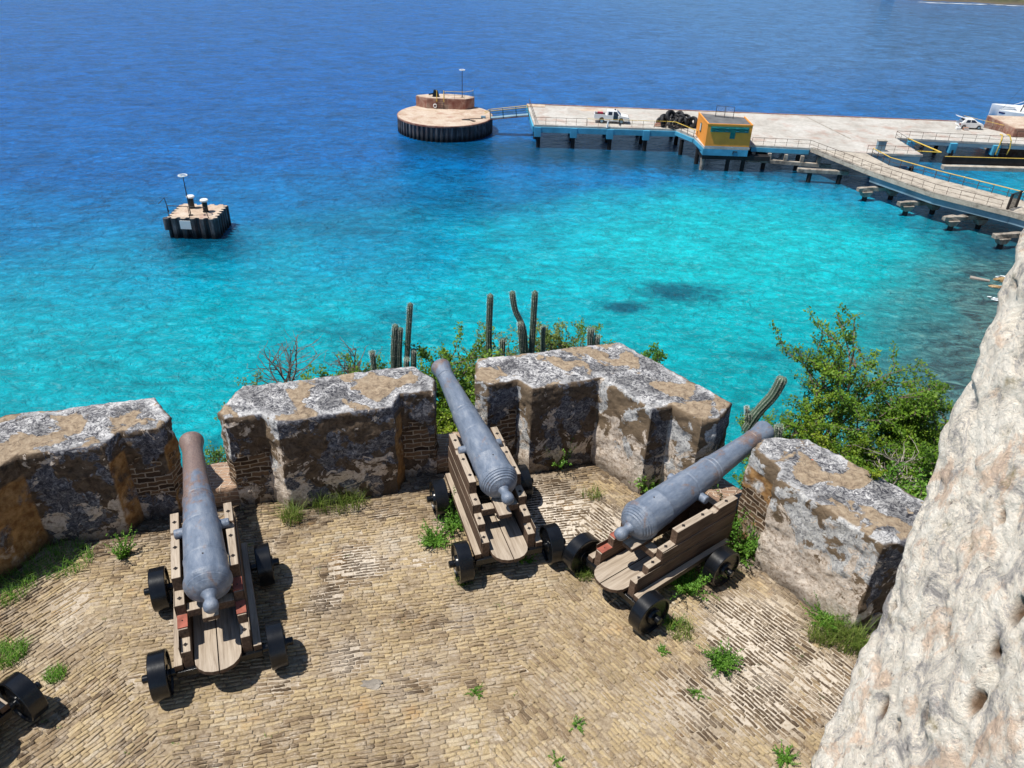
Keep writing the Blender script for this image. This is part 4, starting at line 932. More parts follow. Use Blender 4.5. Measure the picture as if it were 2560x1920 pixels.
b = MB(); b.tube((-2.1, -2.1, 2.05), (-2.1, -2.1, 3.3), .04, n=6); b.tube((-2.1, -2.1, 3.3), (0.1, -2.2, 3.3), .04, n=6); b.tube((.1, -2.2, 3.3), (.1, -2.2, 2.05), .04, n=6); b.tube((.1, -2.2, 3.3), (1.8, -2.1, 3.2), .04, n=6); b.tube((1.8, -2.1, 3.2), (2.0, -2.1, 2.05), .04, n=6)
o = b.build('tubular_rail', m_iron, loc=(-33.9, 78.9, SEA+.1), label='bent tubular rail along the front of the square platform', cat='railing')
b = MB(); b.tube((-2.7, -.6, 2.05), (-2.9, -.6, 3.6), .04, n=6); b.tube((-2.9, -.6, 3.6), (-3.5, -.9, 3.0), .035, n=6); b.build('davit', m_iron, loc=(-33.9, 78.9, SEA+.1), label='thin bent davit at the left corner of the square platform', cat='davit')

# right-hand mooring block, fender float, boat
rb = empty('mooring_block', (78, 122.5, SEA), label='pale square concrete mooring block beyond the white car', cat='platform')
b = MB(); b.box((-5.4, -4, -1), (9, 4.2, 4.55)); b.build('block', m_redrust, rb, bevel=.06)
b = MB(); b.box((-5.3, -3.9, 4.551), (8.9, 4.1, 4.59)); b.build('block_top', m_ochreconc, rb)
railing('railing', [(73.0, 118.2), (75.3, 116.6), (84, 116.1)], 'dark railing at the foot of the mooring block', gap=1.3, mid=m_iron, top=m_iron, post=m_iron)
fl = empty('fender_float', (60.5, 112.3, SEA), R(1.5), label='low concrete fender beam with dark fender under the right-hand pier', cat='fender')
b = MB(); b.box((0, -.45, -.3), (22, .45, .55)); b.build('beam', m_oldtop, fl, bevel=.05)
b = MB(); b.box((.3, .7, .5), (22, 1.1, 1.5)); b.build('dark_fender', m_darkpile, fl)
b = MB(); b.tube((.3, .7, 1.6), (22, .7, 1.6), .06, n=6); b.build('yellow_strip', m_yellow, fl)
yl = empty('yellow_ladder', (68.9, 113.9, SEA+.6), label='yellow curved ladder rails hanging down the right-hand pier front', cat='ladder')
for x in (-.5, .9):
    b = MB(); pp = [(x*.7, .9, 3.9), (x*.75, .3, 3.95), (x, -.1, 3.3), (x*1.2, -.15, 2.2), (x*1.1, 0, 1.3)]
    for a, c in zip(pp[:-1], pp[1:]): b.tube(a, c, .09, n=7)
    b.build('side_rail', m_yellow, yl)
b = MB()
for k in range(6): b.tube((-.5, -.1, 1.5+k*.35), (.95, -.1, 1.5+k*.35), .03, n=5)
b.build('rungs', m_iron, yl)
sp = empty('spill_pipe', (54.0, 113.6, DECK), label='yellow bracing pipes in the notch beside the jutting bay', cat='pipe')
b = MB(); b.tube((2.0, 2.0, .0), (5.2, -2.2, -.75), .10, n=8); b.tube((5.2, -2.2, -.75), (.6, -2.4, -.6), .08, n=8); b.build('pipe', m_yellow, sp)
kb = empty('control_cabinet', (49.1, 108.2, DECK), label='grey upright cabinet by the start of the walkway', cat='cabinet')
b = MB(); b.box((-.55, -.3, 0), (.55, .3, 1.35)); b.build('body', m_blued, kb, bevel=.02); b = MB(); b.box((-.62, -.36, 1.351), (.62, .36, 1.45)); b.build('lid', m_oldtop, kb)
b = MB(); b.tube((0, 0, 0), (.1, 0, .9), .16, .12, n=8); b.build('deck_bollard', m_white, loc=(12.5, 116.15, DECK-.1), smooth=True, label='small white post on the pier edge below the pickup', cat='post')
bt = empty('sailing_catamaran', (83.0, 141.8, SEA), R(-14), label='white sailing catamaran with dark stripe behind the mooring block', cat='sailboat')
def hull(y0):
    V = []; st = [(0, .10, .2, 2.35), (.6, .45, .05, 2.35), (2, .95, .0, 2.3), (5, 1.2, -.1, 2.25), (9, 1.2, -.1, 2.25), (12, 1.0, .0, 2.25)]
    for x, w, zb_, zt in st:
        V += [(x, y0-w, zt), (x, y0-w*.95, zb_+.55), (x, y0, zb_-.2), (x, y0+w*.95, zb_+.55), (x, y0+w, zt)]
    F = [(5*i+k, 5*i+k+1, 5*i+6+k, 5*i+5+k) for i in range(5) for k in range(4)]+[(5*i+4, 5*i, 5*i+5, 5*i+9) for i in range(5)]+[(0, 1, 2, 3, 4), (29, 28, 27, 26, 25)]
    return MB().add(V, F)
for y in (0, 5): hull(y).build('hull', m_white, bt, smooth=True)
b = MB(); b.add([(0, -.14, 2.1), (.6, -.50, 2.08), (5, -1.24, 1.98), (12, -1.06, 1.98), (12, -1.06, 1.75), (5, -1.24, 1.75), (.6, -.50, 1.85), (0, -.14, 1.87)], [(0, 1, 6, 7), (1, 2, 5, 6), (2, 3, 4, 5)])
b.build('stripe', plain('navy_stripe', (.02, .02, .10), .4), bt)
b = MB(); b.add([(3.5, .0, 2.0), (11, .0, 2.0), (11, 5, 2.0), (3.5, 5, 2.0), (5.2, .6, 3.0), (10.5, .4, 3.3), (10.5, 4.6, 3.3), (5.2, 4.4, 3.0)], [(0, 3, 2, 1), (4, 5, 6, 7), (0, 1, 5, 4), (1, 2, 6, 5), (2, 3, 7, 6), (3, 0, 4, 7)]); cb = b.build('cabin', m_white, bt, bevel=.15)
b = MB(); b.add([(5.0, .30, 2.4), (8.5, .22, 2.45), (8.3, .38, 2.85), (5.6, .48, 2.8)], [(0, 1, 2, 3)]); o = b.build('window', m_glass, cb); o.location = (0, -.06, 0)
b = MB(); b.tube((3.4, .4, 2.0), (5.6, .4, 13), .12, .08, n=8); b.build('mast', m_iron, bt)
b = MB(); b.tube((.2, .2, 2.0), (5.3, .4, 12), .02, n=4); b.tube((5.5, -.8, 2.0), (5.4, .4, 12), .02, n=4); b.tube((6.5, -.8, 2.0), (5.4, .4, 12), .02, n=4); b.build('rigging', m_iron, bt)
b = MB(); b.tube((.4, 0, 2.6), (5, -.3, 3.2), .04, n=5); b.tube((.4, 0, 2.6), (5, 4.9, 3.2), .04, n=5)
for x in (.4, 2, 3.6, 5): b.tube((x, -.06*x, 1.9), (x, -.06*x, 2.55+.13*x), .03, n=5)
b.build('pulpit_rail', m_white, bt)

# vehicles
def wheel_part(t, x, y, r, w=.22):
    b = MB(); b.lathe([(0, r*.6), (0, r*.93), (w*.2, r), (w*.8, r), (w, r*.93), (w, r*.6)], (x, y, r), (0, 1 if y < 0 else -1, 0), 24); wh = b.build('wheel', m_tyre, t, smooth=True)
    b = MB(); b.lathe([(0, r*.62), (.02, r*.5), (.03, .02)], (x, y-(.005 if y < 0 else -.005), r), (0, 1 if y < 0 else -1, 0), 16); b.build('rim', m_blued, wh, smooth=True)
def arch(cx, r, z, n=7): return [(cx+r*math.cos(t), z+r*math.sin(t)) for t in [math.pi-k*math.pi/(n-1) for k in range(n)]]
pk = empty('pickup_truck', (10.75, 119.1, DECK), R(-3), label='white double-cab pickup with its front door open, parked on the pier', cat='pickup truck')
side = [(0.1, .55)]+arch(1.15, .44, .45)+[(1.6, .38), (3.5, .38)]+arch(4.0, .44, .45)+[(4.45, .45), (5.05, .45), (5.12, .75), (5.02, 1.0), (4.2, 1.12), (3.75, 1.16), (1.75, 1.16), (1.75, 1.12), (.05, 1.12)]
b = MB(); b.yprism(side, -.88, .88); bd = b.build('body', m_white, pk, bevel=.03)
b = MB(); b.box((.15, -.78, 1.121), (1.65, .78, 1.14)); b.build('load_bed', m_iron, pk)
b = MB(); b.box((.05, -.88, 1.12), (1.72, -.80, 1.28)); b.box((.05, .80, 1.12), (1.72, .88, 1.28)); b.box((-.02, -.85, .65), (.06, .85, 1.28)); b.build('bed_side', m_white, pk)
b = MB(); b.box((.5, .1, 1.15), (1.3, .6, 1.36)); b.build('red_load', plain('red_load_paint', (.4, .03, .06), .5), pk)
b = MB(); b.add([(1.75, -.86, 1.17), (3.9, -.86, 1.17), (3.9, .86, 1.17), (1.75, .86, 1.17), (1.9, -.70, 1.78), (3.25, -.70, 1.78), (3.25, .70, 1.78), (1.9, .70, 1.78)], [(0, 3, 2, 1), (4, 5, 6, 7), (0, 1, 5, 4), (1, 2, 6, 5), (2, 3, 7, 6), (3, 0, 4, 7)]); cb = b.build('cab', m_white, pk, bevel=.04)
def quad(name, pts, m, par): return MB().add(pts, [(0, 1, 2, 3)]).build(name, m, par)
quad('window', [(2.02, -.860, 1.24), (2.62, -.860, 1.24), (2.62, -.745, 1.68), (2.05, -.745, 1.68)], m_glass, cb)
quad('door_opening', [(2.80, -.905, .55), (3.50, -.905, .55), (3.50, -.890, 1.16), (2.80, -.890, 1.16)], m_glass, pk)
quad('window', [(2.80, -.885, 1.17), (3.62, -.885, 1.17), (3.25, -.745, 1.70), (2.80, -.745, 1.70)], m_glass, cb)
quad('windscreen', [(3.92, -.75, 1.20), (3.92, .75, 1.20), (3.36, .64, 1.74), (3.36, -.64, 1.74)], m_glass, cb)
b = MB(); b.box((3.50, -1.75, .5), (3.56, -.9, 1.18)); b.build('door', m_white, pk)
b = MB(); b.box((5.08, -.8, .42), (5.22, .8, .62)); b.build('bumper', m_blued, pk)
for y in (-.62, .62): b = MB(); b.box((5.03, y-.18, .75), (5.10, y+.18, .92)); b.build('headlight', m_glass, pk)
b = MB(); b.box((2.9, -.12, 1.79), (3.15, .12, 1.93)); b.build('beacon_lamp', m_glass, pk)
for x in (1.15, 4.0):
    for y in (-.9, .9): wheel_part(pk, x, y, .36)
cr_ = empty('hatchback_car', (66.5, 123.2, DECK), R(-2), label='white hatchback with its tailgate open at the right end of the pier', cat='car')
side = [(0.05, .4), (.25, .3)]+arch(.75, .36, .3)+[(1.2, .25), (2.5, .25)]+arch(3.0, .36, .3)+[(3.4, .3), (3.68, .32), (3.72, .6), (3.5, .82), (2.95, .95), (.12, .95)]
b = MB(); b.yprism(side, -.78, .78); b.build('body', m_white, cr_, bevel=.05)
b = MB(); b.add([(.35, -.76, .95), (2.95, -.76, .95), (2.95, .76, .95), (.35, .76, .95), (.75, -.58, 1.48), (2.1, -.58, 1.48), (2.1, .58, 1.48), (.75, .58, 1.48)], [(0, 3, 2, 1), (4, 5, 6, 7), (0, 1, 5, 4), (1, 2, 6, 5), (2, 3, 7, 6), (3, 0, 4, 7)]); cb = b.build('cab', m_white, cr_, bevel=.07)
quad('window', [(.85, -.772, 1.0), (1.55, -.772, 1.0), (1.55, -.64, 1.36), (1.05, -.64, 1.36)], m_glass, cb)
quad('window', [(1.65, -.772, 1.0), (2.55, -.772, 1.0), (2.1, -.64, 1.36), (1.65, -.64, 1.36)], m_glass, cb)
quad('rear_opening', [(.33, .6, .9), (.33, -.6, .9), (.70, -.5, 1.43), (.70, .5, 1.43)], m_glass, cb)
quad('windscreen', [(2.90, -.66, 1.0), (2.90, .66, 1.0), (2.17, .53, 1.45), (2.17, -.53, 1.45)], m_glass, cb)
b = MB(); b.add([(-.35, -.6, 1.75), (.72, -.6, 1.5), (.72, .6, 1.5), (-.35, .6, 1.75), (-.35, -.6, 1.81), (.72, -.6, 1.56), (.72, .6, 1.56), (-.35, .6, 1.81)], [(0, 3, 2, 1), (4, 5, 6, 7), (0, 1, 5, 4), (1, 2, 6, 5), (2, 3, 7, 6), (3, 0, 4, 7)]); b.build('tailgate', m_white, cr_)
b = MB(); b.box((.0, -.8, .62), (.16, -.62, .85)); b.build('tail_light', m_redwood, cr_)
for x in (.75, 3.0):
    for y in (-.8, .8): wheel_part(cr_, x, y, .29, .18)
for k, (x, y, c, l) in enumerate(((67.3, 121.9, m_redrust, 'reddish crate on the ground beside the white hatchback'), (66.2, 122.0, m_white, 'white bag on the ground behind the white hatchback'))):
    b = MB(); b.box((-.35, -.25, 0), (.35, .25, .42)); cr2 = b.build('crate' if k == 0 else 'bag', c, bevel=.06 if k else .02, loc=(x, y, DECK), label=l, cat='crate' if k == 0 else 'bag')
    if k == 0:
        b = MB()
        for q in range(4): b.box((-.33+q*.18, -.262, .08), (-.22+q*.18, -.252, .34))
        b.build('slots', m_white, cr2)

# heap of scrap tyres
rnd = random.Random(21)
TG = 'scrap tyres heaped on the pier'
tp = []
def tyre(c, d, R0, r):
    b = MB(); d = Vector(d).normalized(); w = r*.9
    b.lathe([(-w, R0-r*.9), (-w, R0+r*.5), (-w*.7, R0+r*.95), (0, R0+r), (w*.7, R0+r*.95), (w, R0+r*.5), (w, R0-r*.9), (w*.6, R0-r*.75), (-w*.6, R0-r*.75), (-w, R0-r*.9)], (0, 0, 0), d, 22)
    V, F = b.V, b.F[:-2]
    return mesh_obj('scrap_tyre', V, F, m_tyre, smooth=True, loc=c)
data = []
for k in range(30):
    lay = 0 if k < 15 else (1 if k < 25 else 2)
    u = rnd.uniform(-2.3, 2.3)*(1-.28*lay)-.1; v = rnd.uniform(-1.0, 1.0)*(1-.25*lay)
    R0 = rnd.uniform(.34, .62); z = (.30, .78, 1.2)[lay]+rnd.uniform(-.1, .12)
    data.append(((22.6+u, 118.1+v, DECK+z), (rnd.uniform(-1, 1), rnd.uniform(-1, .6), rnd.uniform(-.1, 1.1)), R0, .2))
data += [((21.9, 117.9, DECK+1.35), (.5, -.7, .5), .75, .26), ((23.0, 118.1, DECK+1.45), (-.5, -.4, .6), .6, .24), ((24.1, 118.0, DECK+1.38), (.1, -.35, 1), .52, .18), ((25.1, 117.6, DECK+.75), (-.8, -.5, .3), .62, .24), ((20.7, 117.5, DECK+.8), (.9, -.3, .1), .6, .24), ((22.3, 117.0, DECK+.45), (.2, -.7, .7), .7, .25), ((23.6, 117.2, DECK+.7), (.4, -.8, .3), .62, .25)]
desc = ['small', 'worn', 'tilted', 'half-buried', 'flat-lying', 'large']
for i, (c, d, R0, r) in enumerate(data):
    o = tyre(c, d, R0, r); tag(o, 'worn black scrap tyre in the dark heap between the pickup and the orange hut', 'tyre', TG)
bn = MB(); rnd = random.Random(2)
for k in range(9):
    x = rnd.uniform(-2.4, .6); bn.tube((x, rnd.uniform(-1.3, -.8), rnd.uniform(.05, .3)), (x+rnd.uniform(.5, 1.3), rnd.uniform(-1.1, -.4), rnd.uniform(.5, 1.6)), .05, n=5)
bn.build('torn_strips', m_twig, loc=(22.5, 117.9, DECK), label='pale torn strips hanging on the front of the tyre heap', cat='debris')
for k in range(2):
    V = [(0, 0, 0), (1.1, -.1, .1), (1.3, .5, .5), (.3, .6, .35), (.5, .2, .55)]
    o = mesh_obj('torn_sheet', V, [(0, 1, 4), (1, 2, 4), (2, 3, 4), (3, 0, 4)], m_redrust if k == 0 else m_tyre, loc=(19.4 if k == 0 else 24.6, 117.3, DECK+.02), label=('brown crumpled sheet at the left foot of the tyre heap', 'black crumpled sheet at the right foot of the tyre heap')[k], cat='debris')

# shore rocks and driftwood at the right
def rock(loc, s, label, m=m_rocko, seed=0, cat='rock', name='shore_rock'):
    bm = bmesh.new(); bmesh.ops.create_icosphere(bm, subdivisions=3, radius=1)
    for v in bm.verts:
        n = noise.noise(v.co*1.4+Vector((seed*7, 0, 0)))*.5+noise.noise(v.co*4+Vector((seed, 3, 0)))*.15
        v.co = Vector((v.co.x*s[0], v.co.y*s[1], v.co.z*s[2]))*(1+n)
    me = bpy.data.meshes.new(name); bm.to_mesh(me); bm.free(); me.materials.append(m); o = bpy.data.objects.new(name, me); COL.objects.link(o); o.location = loc
    return tag(o, label, cat)
q = at(2512, 702, SEA); rock((q.x, q.y, SEA+.0), (.9, .5, .35), 'ochre rock at the water edge by the tower wall', seed=1)
q = at(2540, 694, SEA); rock((q.x+.4, q.y, SEA+.0), (1.2, .8, .5), 'larger ochre rock half hidden by the tower wall', seed=2)
q = at(2495, 718, SEA); rock((q.x, q.y, SEA+.02), (.9, .3, .15), 'flat brown stone in the foam beside the ochre rocks', seed=3)
a, c = at(2424, 696, SEA), at(2473, 705, SEA)
b = MB(); b.tube((0, 0, .1), (c.x-a.x, c.y-a.y, .12), .2, .12, n=9); b.build('driftwood_log', m_twig, loc=(a.x, a.y, SEA), smooth=True, label='pale driftwood log floating by the shore at right', cat='log')
rnd = random.Random(8); b = MB()
for (px, py, n, sp) in ((2505, 718, 10, 9), (2483, 745, 5, 14), (2500, 692, 5, 8)):
    for k in range(n):
        q = at(px+rnd.uniform(-sp, sp), py+rnd.uniform(-sp*.4, sp*.4), SEA); w = rnd.uniform(.12, .4)
        b.add([(q.x+w*math.cos(t)*rnd.uniform(.8, 1.4), q.y+w*.45*math.sin(t)*rnd.uniform(.6, 1.3), .035) for t in [j*.7 for j in range(9)]], [tuple(range(9))])
b.build('shore_foam', m_foam, loc=(0, 0, SEA), label='white foam around the ochre rocks at the shore', cat='foam', kind='stuff')

# ------------------------------------------------------------------ plants
def leaves_mesh(name, L, m, parent=None, **kw):          # L: list of (pos, dir, normal, length, width, tint)
    V = []; F = []; T = []
    for p, d, nn, l, w, t in L:
        d = d.normalized(); s = d.cross(nn)
        s = s.normalized() if s.length > 1e-5 else d.orthogonal().normalized()
        k = len(V); V += [p, p+d*l*.5+s*w*.5, p+d*l, p+d*l*.5-s*w*.5]; F.append((k, k+1, k+2, k+3)); T.append(t)
    o = mesh_obj(name, V, F, m, parent, **kw); o.data.attributes.new('tint', 'FLOAT', 'FACE').data.foreach_set('value', T); return o
def rv(rnd, z=0): return Vector((rnd.gauss(0, 1), rnd.gauss(0, 1), rnd.gauss(0, 1)+z)).normalized()
def bush(name, base, top, spread, label, cat='bush', nb=9, lf=.045, dens=34, mat=None, seed=0, bark=None, group=None, bare=0., flat=.6, lean=(0, 0), foot=0):
    """branching shrub from base point to a crown reaching top (z), horizontal spread radius"""
    rnd = random.Random(seed); t = empty(name, base, 0, label=label, cat=cat, group=group)
    H = top-base[2]; B = MB(); L = []
    def grow(p, d, ln, r, dep):
        n = 5 if dep < 2 else 4; seg = ln/n; q = p
        for i in range(n):
            d = (d+rv(rnd)*.22+Vector((0, 0, .05))).normalized(); q2 = q+d*seg
            B.tube(q, q2, r*(1-.12*i), r*(1-.12*(i+1)), n=5 if dep < 2 else 3, cap=False)
            if dep >= 1 and i >= 1:
                k = 2 if dep == 1 else (1 if dep == 2 else 0)
                for _ in range(k):
                    if rnd.random() < .8: grow(q2, (d*.6+Vector((rnd.gauss(0, 1), rnd.gauss(0, 1), rnd.gauss(0, .6)+.15)).normalized()*.9).normalized(), ln*rnd.uniform(.38, .6), r*.5, dep+1)
            if dep >= 2 and rnd.random() > bare:
                tone = .42+.55*noise.noise((q2+Vector(base))*2.2)
                for _ in range(int(dens*seg/.12*(.5 if dep == 2 else 1)*rnd.uniform(.5, 1.4))):
                    pp = q.lerp(q2, rnd.random())+rv(rnd)*lf*1.1
                    dd = (d*.3+rv(rnd)+Vector((0, 0, .1))); nv = Vector((rnd.gauss(0, .6), rnd.gauss(0, .6), 1))
                    l = lf*rnd.uniform(.6, 1.3); L.append((pp, dd, nv, l, l*flat, min(1, max(0, tone+rnd.uniform(-.3, .3)))))
            q = q2
    for b_ in range(nb):
        if b_ == 0: grow(Vector((0, 0, 0)), Vector((0, 0, 1)), H*.93, .006+.011*H, 1); continue
        a = rnd.uniform(0, 2*math.pi); rr = spread*(rnd.random()**.6)
        tgt = Vector((rr*math.cos(a)+lean[0], rr*math.sin(a)+lean[1], H*rnd.uniform(.45, .85)*(1-.25*(rr/spread)**2)))
        st = Vector((rnd.uniform(-.12, .12), rnd.uniform(-.12, .12), 0)); d = (tgt-st)
        grow(st, d.normalized(), d.length*.92, .006+.011*H, 1)
    zm = max([l[0].z for l in L] or [v.z for v in B.V]); f_ = H/zm
    for v in B.V: v.z *= f_
    for l in L: l[0].z *= f_
    if foot:
        q = Vector((0, 0, 0)); n = 6
        for i in range(n):
            q2 = Vector((.12*noise.noise(Vector((seed, i, 0))), .12*noise.noise(Vector((seed, i, 5))), -foot*(i+1)/n)); B.tube(q, q2, .012+.014*H+.005*i, .012+.014*H+.005*(i+1), n=6, cap=False); q = q2
    B.build('branches', bark or m_bark, t)
    if L: leaves_mesh('foliage', L, mat or m_leafA, t)
    return t
def pt(px, py, y): p = aty(px, py, y); return p
def place_bush(px, py, y, spread, drop, label, **kw):     # px,py: top of the crown in the photo at depth y
    p = pt(px, py, y); g = ground_z(p.x, p.y); drop = min(drop, p.z-g) if p.z-g > .4 else drop
    return bush('shrub', (p.x, p.y, p.z-drop), p.z, spread, label, foot=max(0, p.z-drop-g+.1), **kw)
BG = 'green shrubs growing outside the parapet'
PLN = [
 (2160, 822, 9.4, .42, 2.0, 'tall feathery shrub rising highest behind the right-hand merlon', dict(seed=1, nb=6, lf=.045, dens=24)),
 (2050, 968, 8.8, .55, 1.5, 'dense green shrub left of the tall one behind the right-hand merlon', dict(seed=2, nb=10, lf=.04, dens=28)),
 (1975, 990, 8.7, .50, 1.5, 'spreading shrub behind the muzzle of the right-hand cannon', dict(seed=3, nb=10, lf=.04)),
 (2180, 1000, 8.4, .55, 1.5, 'dark green shrub in the middle of the thicket behind the right-hand merlon', dict(seed=4, nb=13, lf=.045)),
 (2330, 905, 9.0, .42, 1.5, 'rounded shrub with a full crown next to the tower wall', dict(seed=5, nb=11, lf=.042, dens=30)),
 (2385, 985, 8.4, .40, 1.6, 'shrub half hidden by the tower wall', dict(seed=6, nb=10, lf=.045)),
 (2270, 1045, 7.9, .50, 1.4, 'low dark shrub under the rounded crown beside the tower wall', dict(seed=7, nb=13, lf=.04)),
 (2090, 1085, 7.9, .42, 1.1, 'yellow-flowering shrub right behind the right-hand merlon', dict(seed=8, nb=12, lf=.04, mat='B')),
 (2200, 1150, 7.4, .38, 1.0, 'low shrub at the back edge of the right-hand merlon', dict(seed=9, nb=11, lf=.04)),
 (2300, 1190, 7.0, .36, 1.0, 'bright green shrub low beside the tower wall', dict(seed=10, nb=9, lf=.04, mat='C')),
 (1650, 855, 9.6, .22, 1.2, 'thin green sprig behind the back corner of the corner merlon', dict(seed=11, nb=3, lf=.045, mat='C')),
 (1410, 800, 10.5, .50, 1.3, 'wide light green shrub behind the corner merlon, right of the forked cactus', dict(seed=12, nb=9, lf=.04, dens=24, mat='D2')),
 (1470, 815, 10.6, .36, 1.2, 'darker shrub beside the two short cacti behind the corner merlon', dict(seed=13, nb=7, lf=.04, dens=26)),
 (1275, 838, 10.4, .42, 1.1, 'light green shrub at the foot of the forked cactus', dict(seed=14, nb=8, lf=.036, dens=22, mat='D2')),
 (1180, 838, 10.4, .42, 1.1, 'feathery pale shrub left of the tall single cactus', dict(seed=15, nb=7, lf=.034, dens=20, mat='D2')),
 (1115, 825, 9.3, .34, 1.6, 'upright dark green shrub behind the middle cannon barrel', dict(seed=16, nb=8, lf=.045)),
 (1150, 940, 8.9, .40, 1.2, 'green shrub seen through the gap beside the middle cannon', dict(seed=17, nb=11, lf=.04)),
 (1105, 1000, 8.6, .30, .9, 'yellow-green shrub in the gap under the middle cannon barrel', dict(seed=18, nb=10, lf=.035, mat='B')),
 (915, 880, 9.7, .32, .9, 'low green shrub left of the cluster of cacti', dict(seed=19, nb=8, lf=.04, mat='A')),
 (830, 900, 9.2, .32, .9, 'small shrub behind the back edge of the T-shaped merlon', dict(seed=20, nb=6, lf=.04)),
 (620, 955, 8.9, .42, .9, 'sparse yellowish shrub behind the left end of the T-shaped merlon', dict(seed=21, nb=6, lf=.035, mat='D2', dens=16)),
 (520, 1095, 8.3, .22, .8, 'fine fern-like shrub in the gap beside the rusty muzzle', dict(seed=22, nb=6, lf=.03, dens=22)),
 (1925, 1130, 7.9, .25, .9, 'shrub in the gap under the muzzle of the right-hand cannon', dict(seed=24, nb=7, lf=.035)),
]
MM = {'A': m_leafA, 'B': m_leafB, 'C': m_leafC, 'D2': m_leafD}
for (px, py, y, sp_, dr, lab, kw) in PLN:
    kw = dict(kw)
    if kw.get('mat') in MM: kw['mat'] = MM[kw['mat']]
    place_bush(px, py, y, sp_, dr, lab, group=BG, **kw)
for (px, py, y, sp_, dr, lab, sd_) in ((700, 830, 9.6, .45, 1.1, 'bare dark branches rising against the turquoise water', 31), (860, 830, 9.6, .40, .9, 'thin bare twigs left of the cactus cluster', 32), (2290, 1090, 7.6, .30, .8, 'tangle of bleached bare twigs beside the tower wall', 33)):
    place_bush(px, py, y, sp_, dr, lab, seed=sd_, nb=7, bare=1., bark=m_twig if sd_ == 33 else m_bark, group='leafless shrubs outside the parapet')

def cactus(name, stems, label, group='columnar cacti outside the parapet'):
    """stems: list of point lists [(px,py,y)...] from base to tip with radius"""
    P = [[pt(*q) for q in st[0]] for st in stems]; base = P[0][0]
    t = empty(name, base, 0, label=label, cat='cactus', group=group)
    for pts, (_, rad) in zip(P, stems):
        # resample
        path = []; N = 26
        for i in range(N+1):
            f = i/N*(len(pts)-1); k = min(int(f), len(pts)-2); a = pts[max(0, k-1)]; b_ = pts[k]; c = pts[k+1]; d = pts[min(len(pts)-1, k+2)]; u = f-k
            path.append(.5*((2*b_)+(c-a)*u+(2*a-5*b_+4*c-d)*u*u+(3*b_-a-3*c+d)*u**3))
        V = []; F = []; RB = []; K = 40; prev = None
        x = Vector((1, 0, 0))
        for i, p in enumerate(path):
            dd = (path[min(N, i+1)]-path[max(0, i-1)]).normalized(); a = (x-dd*x.dot(dd)).normalized(); b2 = dd.cross(a)
            f = i/N; s = 1 if f < .93 else math.sqrt(max(0.02, 1-((f-.93)/.07)**2))
            s *= 1+.05*noise.noise(p*4)
            for k in range(K):
                th = 2*math.pi*k/K; rb = abs(math.cos(th*5)); rr = rad*s*(.80+.2*rb**.7)
                V.append(p-base+(a*math.cos(th)+b2*math.sin(th))*rr); RB.append(rb)
        M_ = len(path)
        F = [(j*K+i, j*K+(i+1) % K, (j+1)*K+(i+1) % K, (j+1)*K+i) for j in range(M_-1) for i in range(K)]+[tuple(range((M_-1)*K, M_*K))]
        o = mesh_obj('stem', V, F, m_cactus, t, smooth=True); o.data.attributes.new('rib', 'FLOAT', 'POINT').data.foreach_set('value', RB)
        # spines at the tip and along the ribs
        rnd = random.Random(len(V)); S = []
        for k in range(420):
            i = int((rnd.random()**.5)*(M_-1)); th = (int(rnd.random()*10))*math.pi/5; p = path[i]
            dd = (path[min(N, i+1)]-path[max(0, i-1)]).normalized(); a = (x-dd*x.dot(dd)).normalized(); b2 = dd.cross(a); out = a*math.cos(th)+b2*math.sin(th)
            f = i/N; s = 1 if f < .93 else math.sqrt(max(0.02, 1-((f-.93)/.07)**2))
            S.append((p-base+out*rad*s*.97, out+rv(rnd)*.7, dd, rnd.uniform(.012, .03), .0016, rnd.random()))
        leaves_mesh('spines', S, m_spine, o, kind='stuff')
m_spine = plain('cactus_spines', (.62, .60, .52), .8, .1, 5)
yc = 9.5
cactus('columnar_cactus', [([(1225, 950, yc), (1222, 850, yc), (1226, 733, yc)], .044)], 'tall single cactus column, left of the forked one')
cactus('columnar_cactus', [([(1328, 930, yc), (1330, 860, yc), (1338, 725, yc)], .042), ([(1312, 925, yc-.05), (1310, 830, yc-.05), (1288, 775, yc-.05), (1280, 727, yc-.05)], .040), ([(1308, 930, yc-.15), (1302, 840, yc-.15), (1300, 805, yc-.15)], .034)], 'forked cactus with two tall arms behind the corner merlon')
cactus('columnar_cactus', [([(1255, 930, yc), (1256, 880, yc), (1257, 845, yc)], .040)], 'short cactus between the single column and the forked cactus')
cactus('columnar_cactus', [([(1357, 920, yc+.1), (1357, 850, yc+.1), (1359, 815, yc+.1)], .034)], 'small dark cactus right of the forked cactus')
cactus('columnar_cactus', [([(1475, 900, yc), (1476, 850, yc), (1478, 820, yc)], .046)], 'taller of two stubby grey cacti at the back of the corner merlon')
cactus('columnar_cactus', [([(1492, 900, yc), (1492, 860, yc), (1493, 838, yc)], .042)], 'shorter of two stubby grey cacti at the back of the corner merlon')
ya_ = 9.0
cactus('columnar_cactus', [([(984, 960, ya_), (984, 880, ya_), (989, 810, ya_)], .040), ([(998, 960, ya_), (998, 880, ya_), (1001, 818, ya_)], .038)], 'pair of cactus columns side by side behind the T-shaped merlon')
cactus('columnar_cactus', [([(1014, 960, ya_), (1020, 850, ya_), (1026, 756, ya_)], .037)], 'tallest cactus column above the T-shaped merlon')
cactus('columnar_cactus', [([(1033, 960, ya_), (1034, 900, ya_), (1034, 872, ya_)], .038)], 'short cactus at the right end of the cluster above the T-shaped merlon')
cactus('columnar_cactus', [([(1017, 960, ya_-.1), (1017, 910, ya_-.1), (1017, 896, ya_-.1)], .036)], 'lowest round-topped cactus in the cluster above the T-shaped merlon')
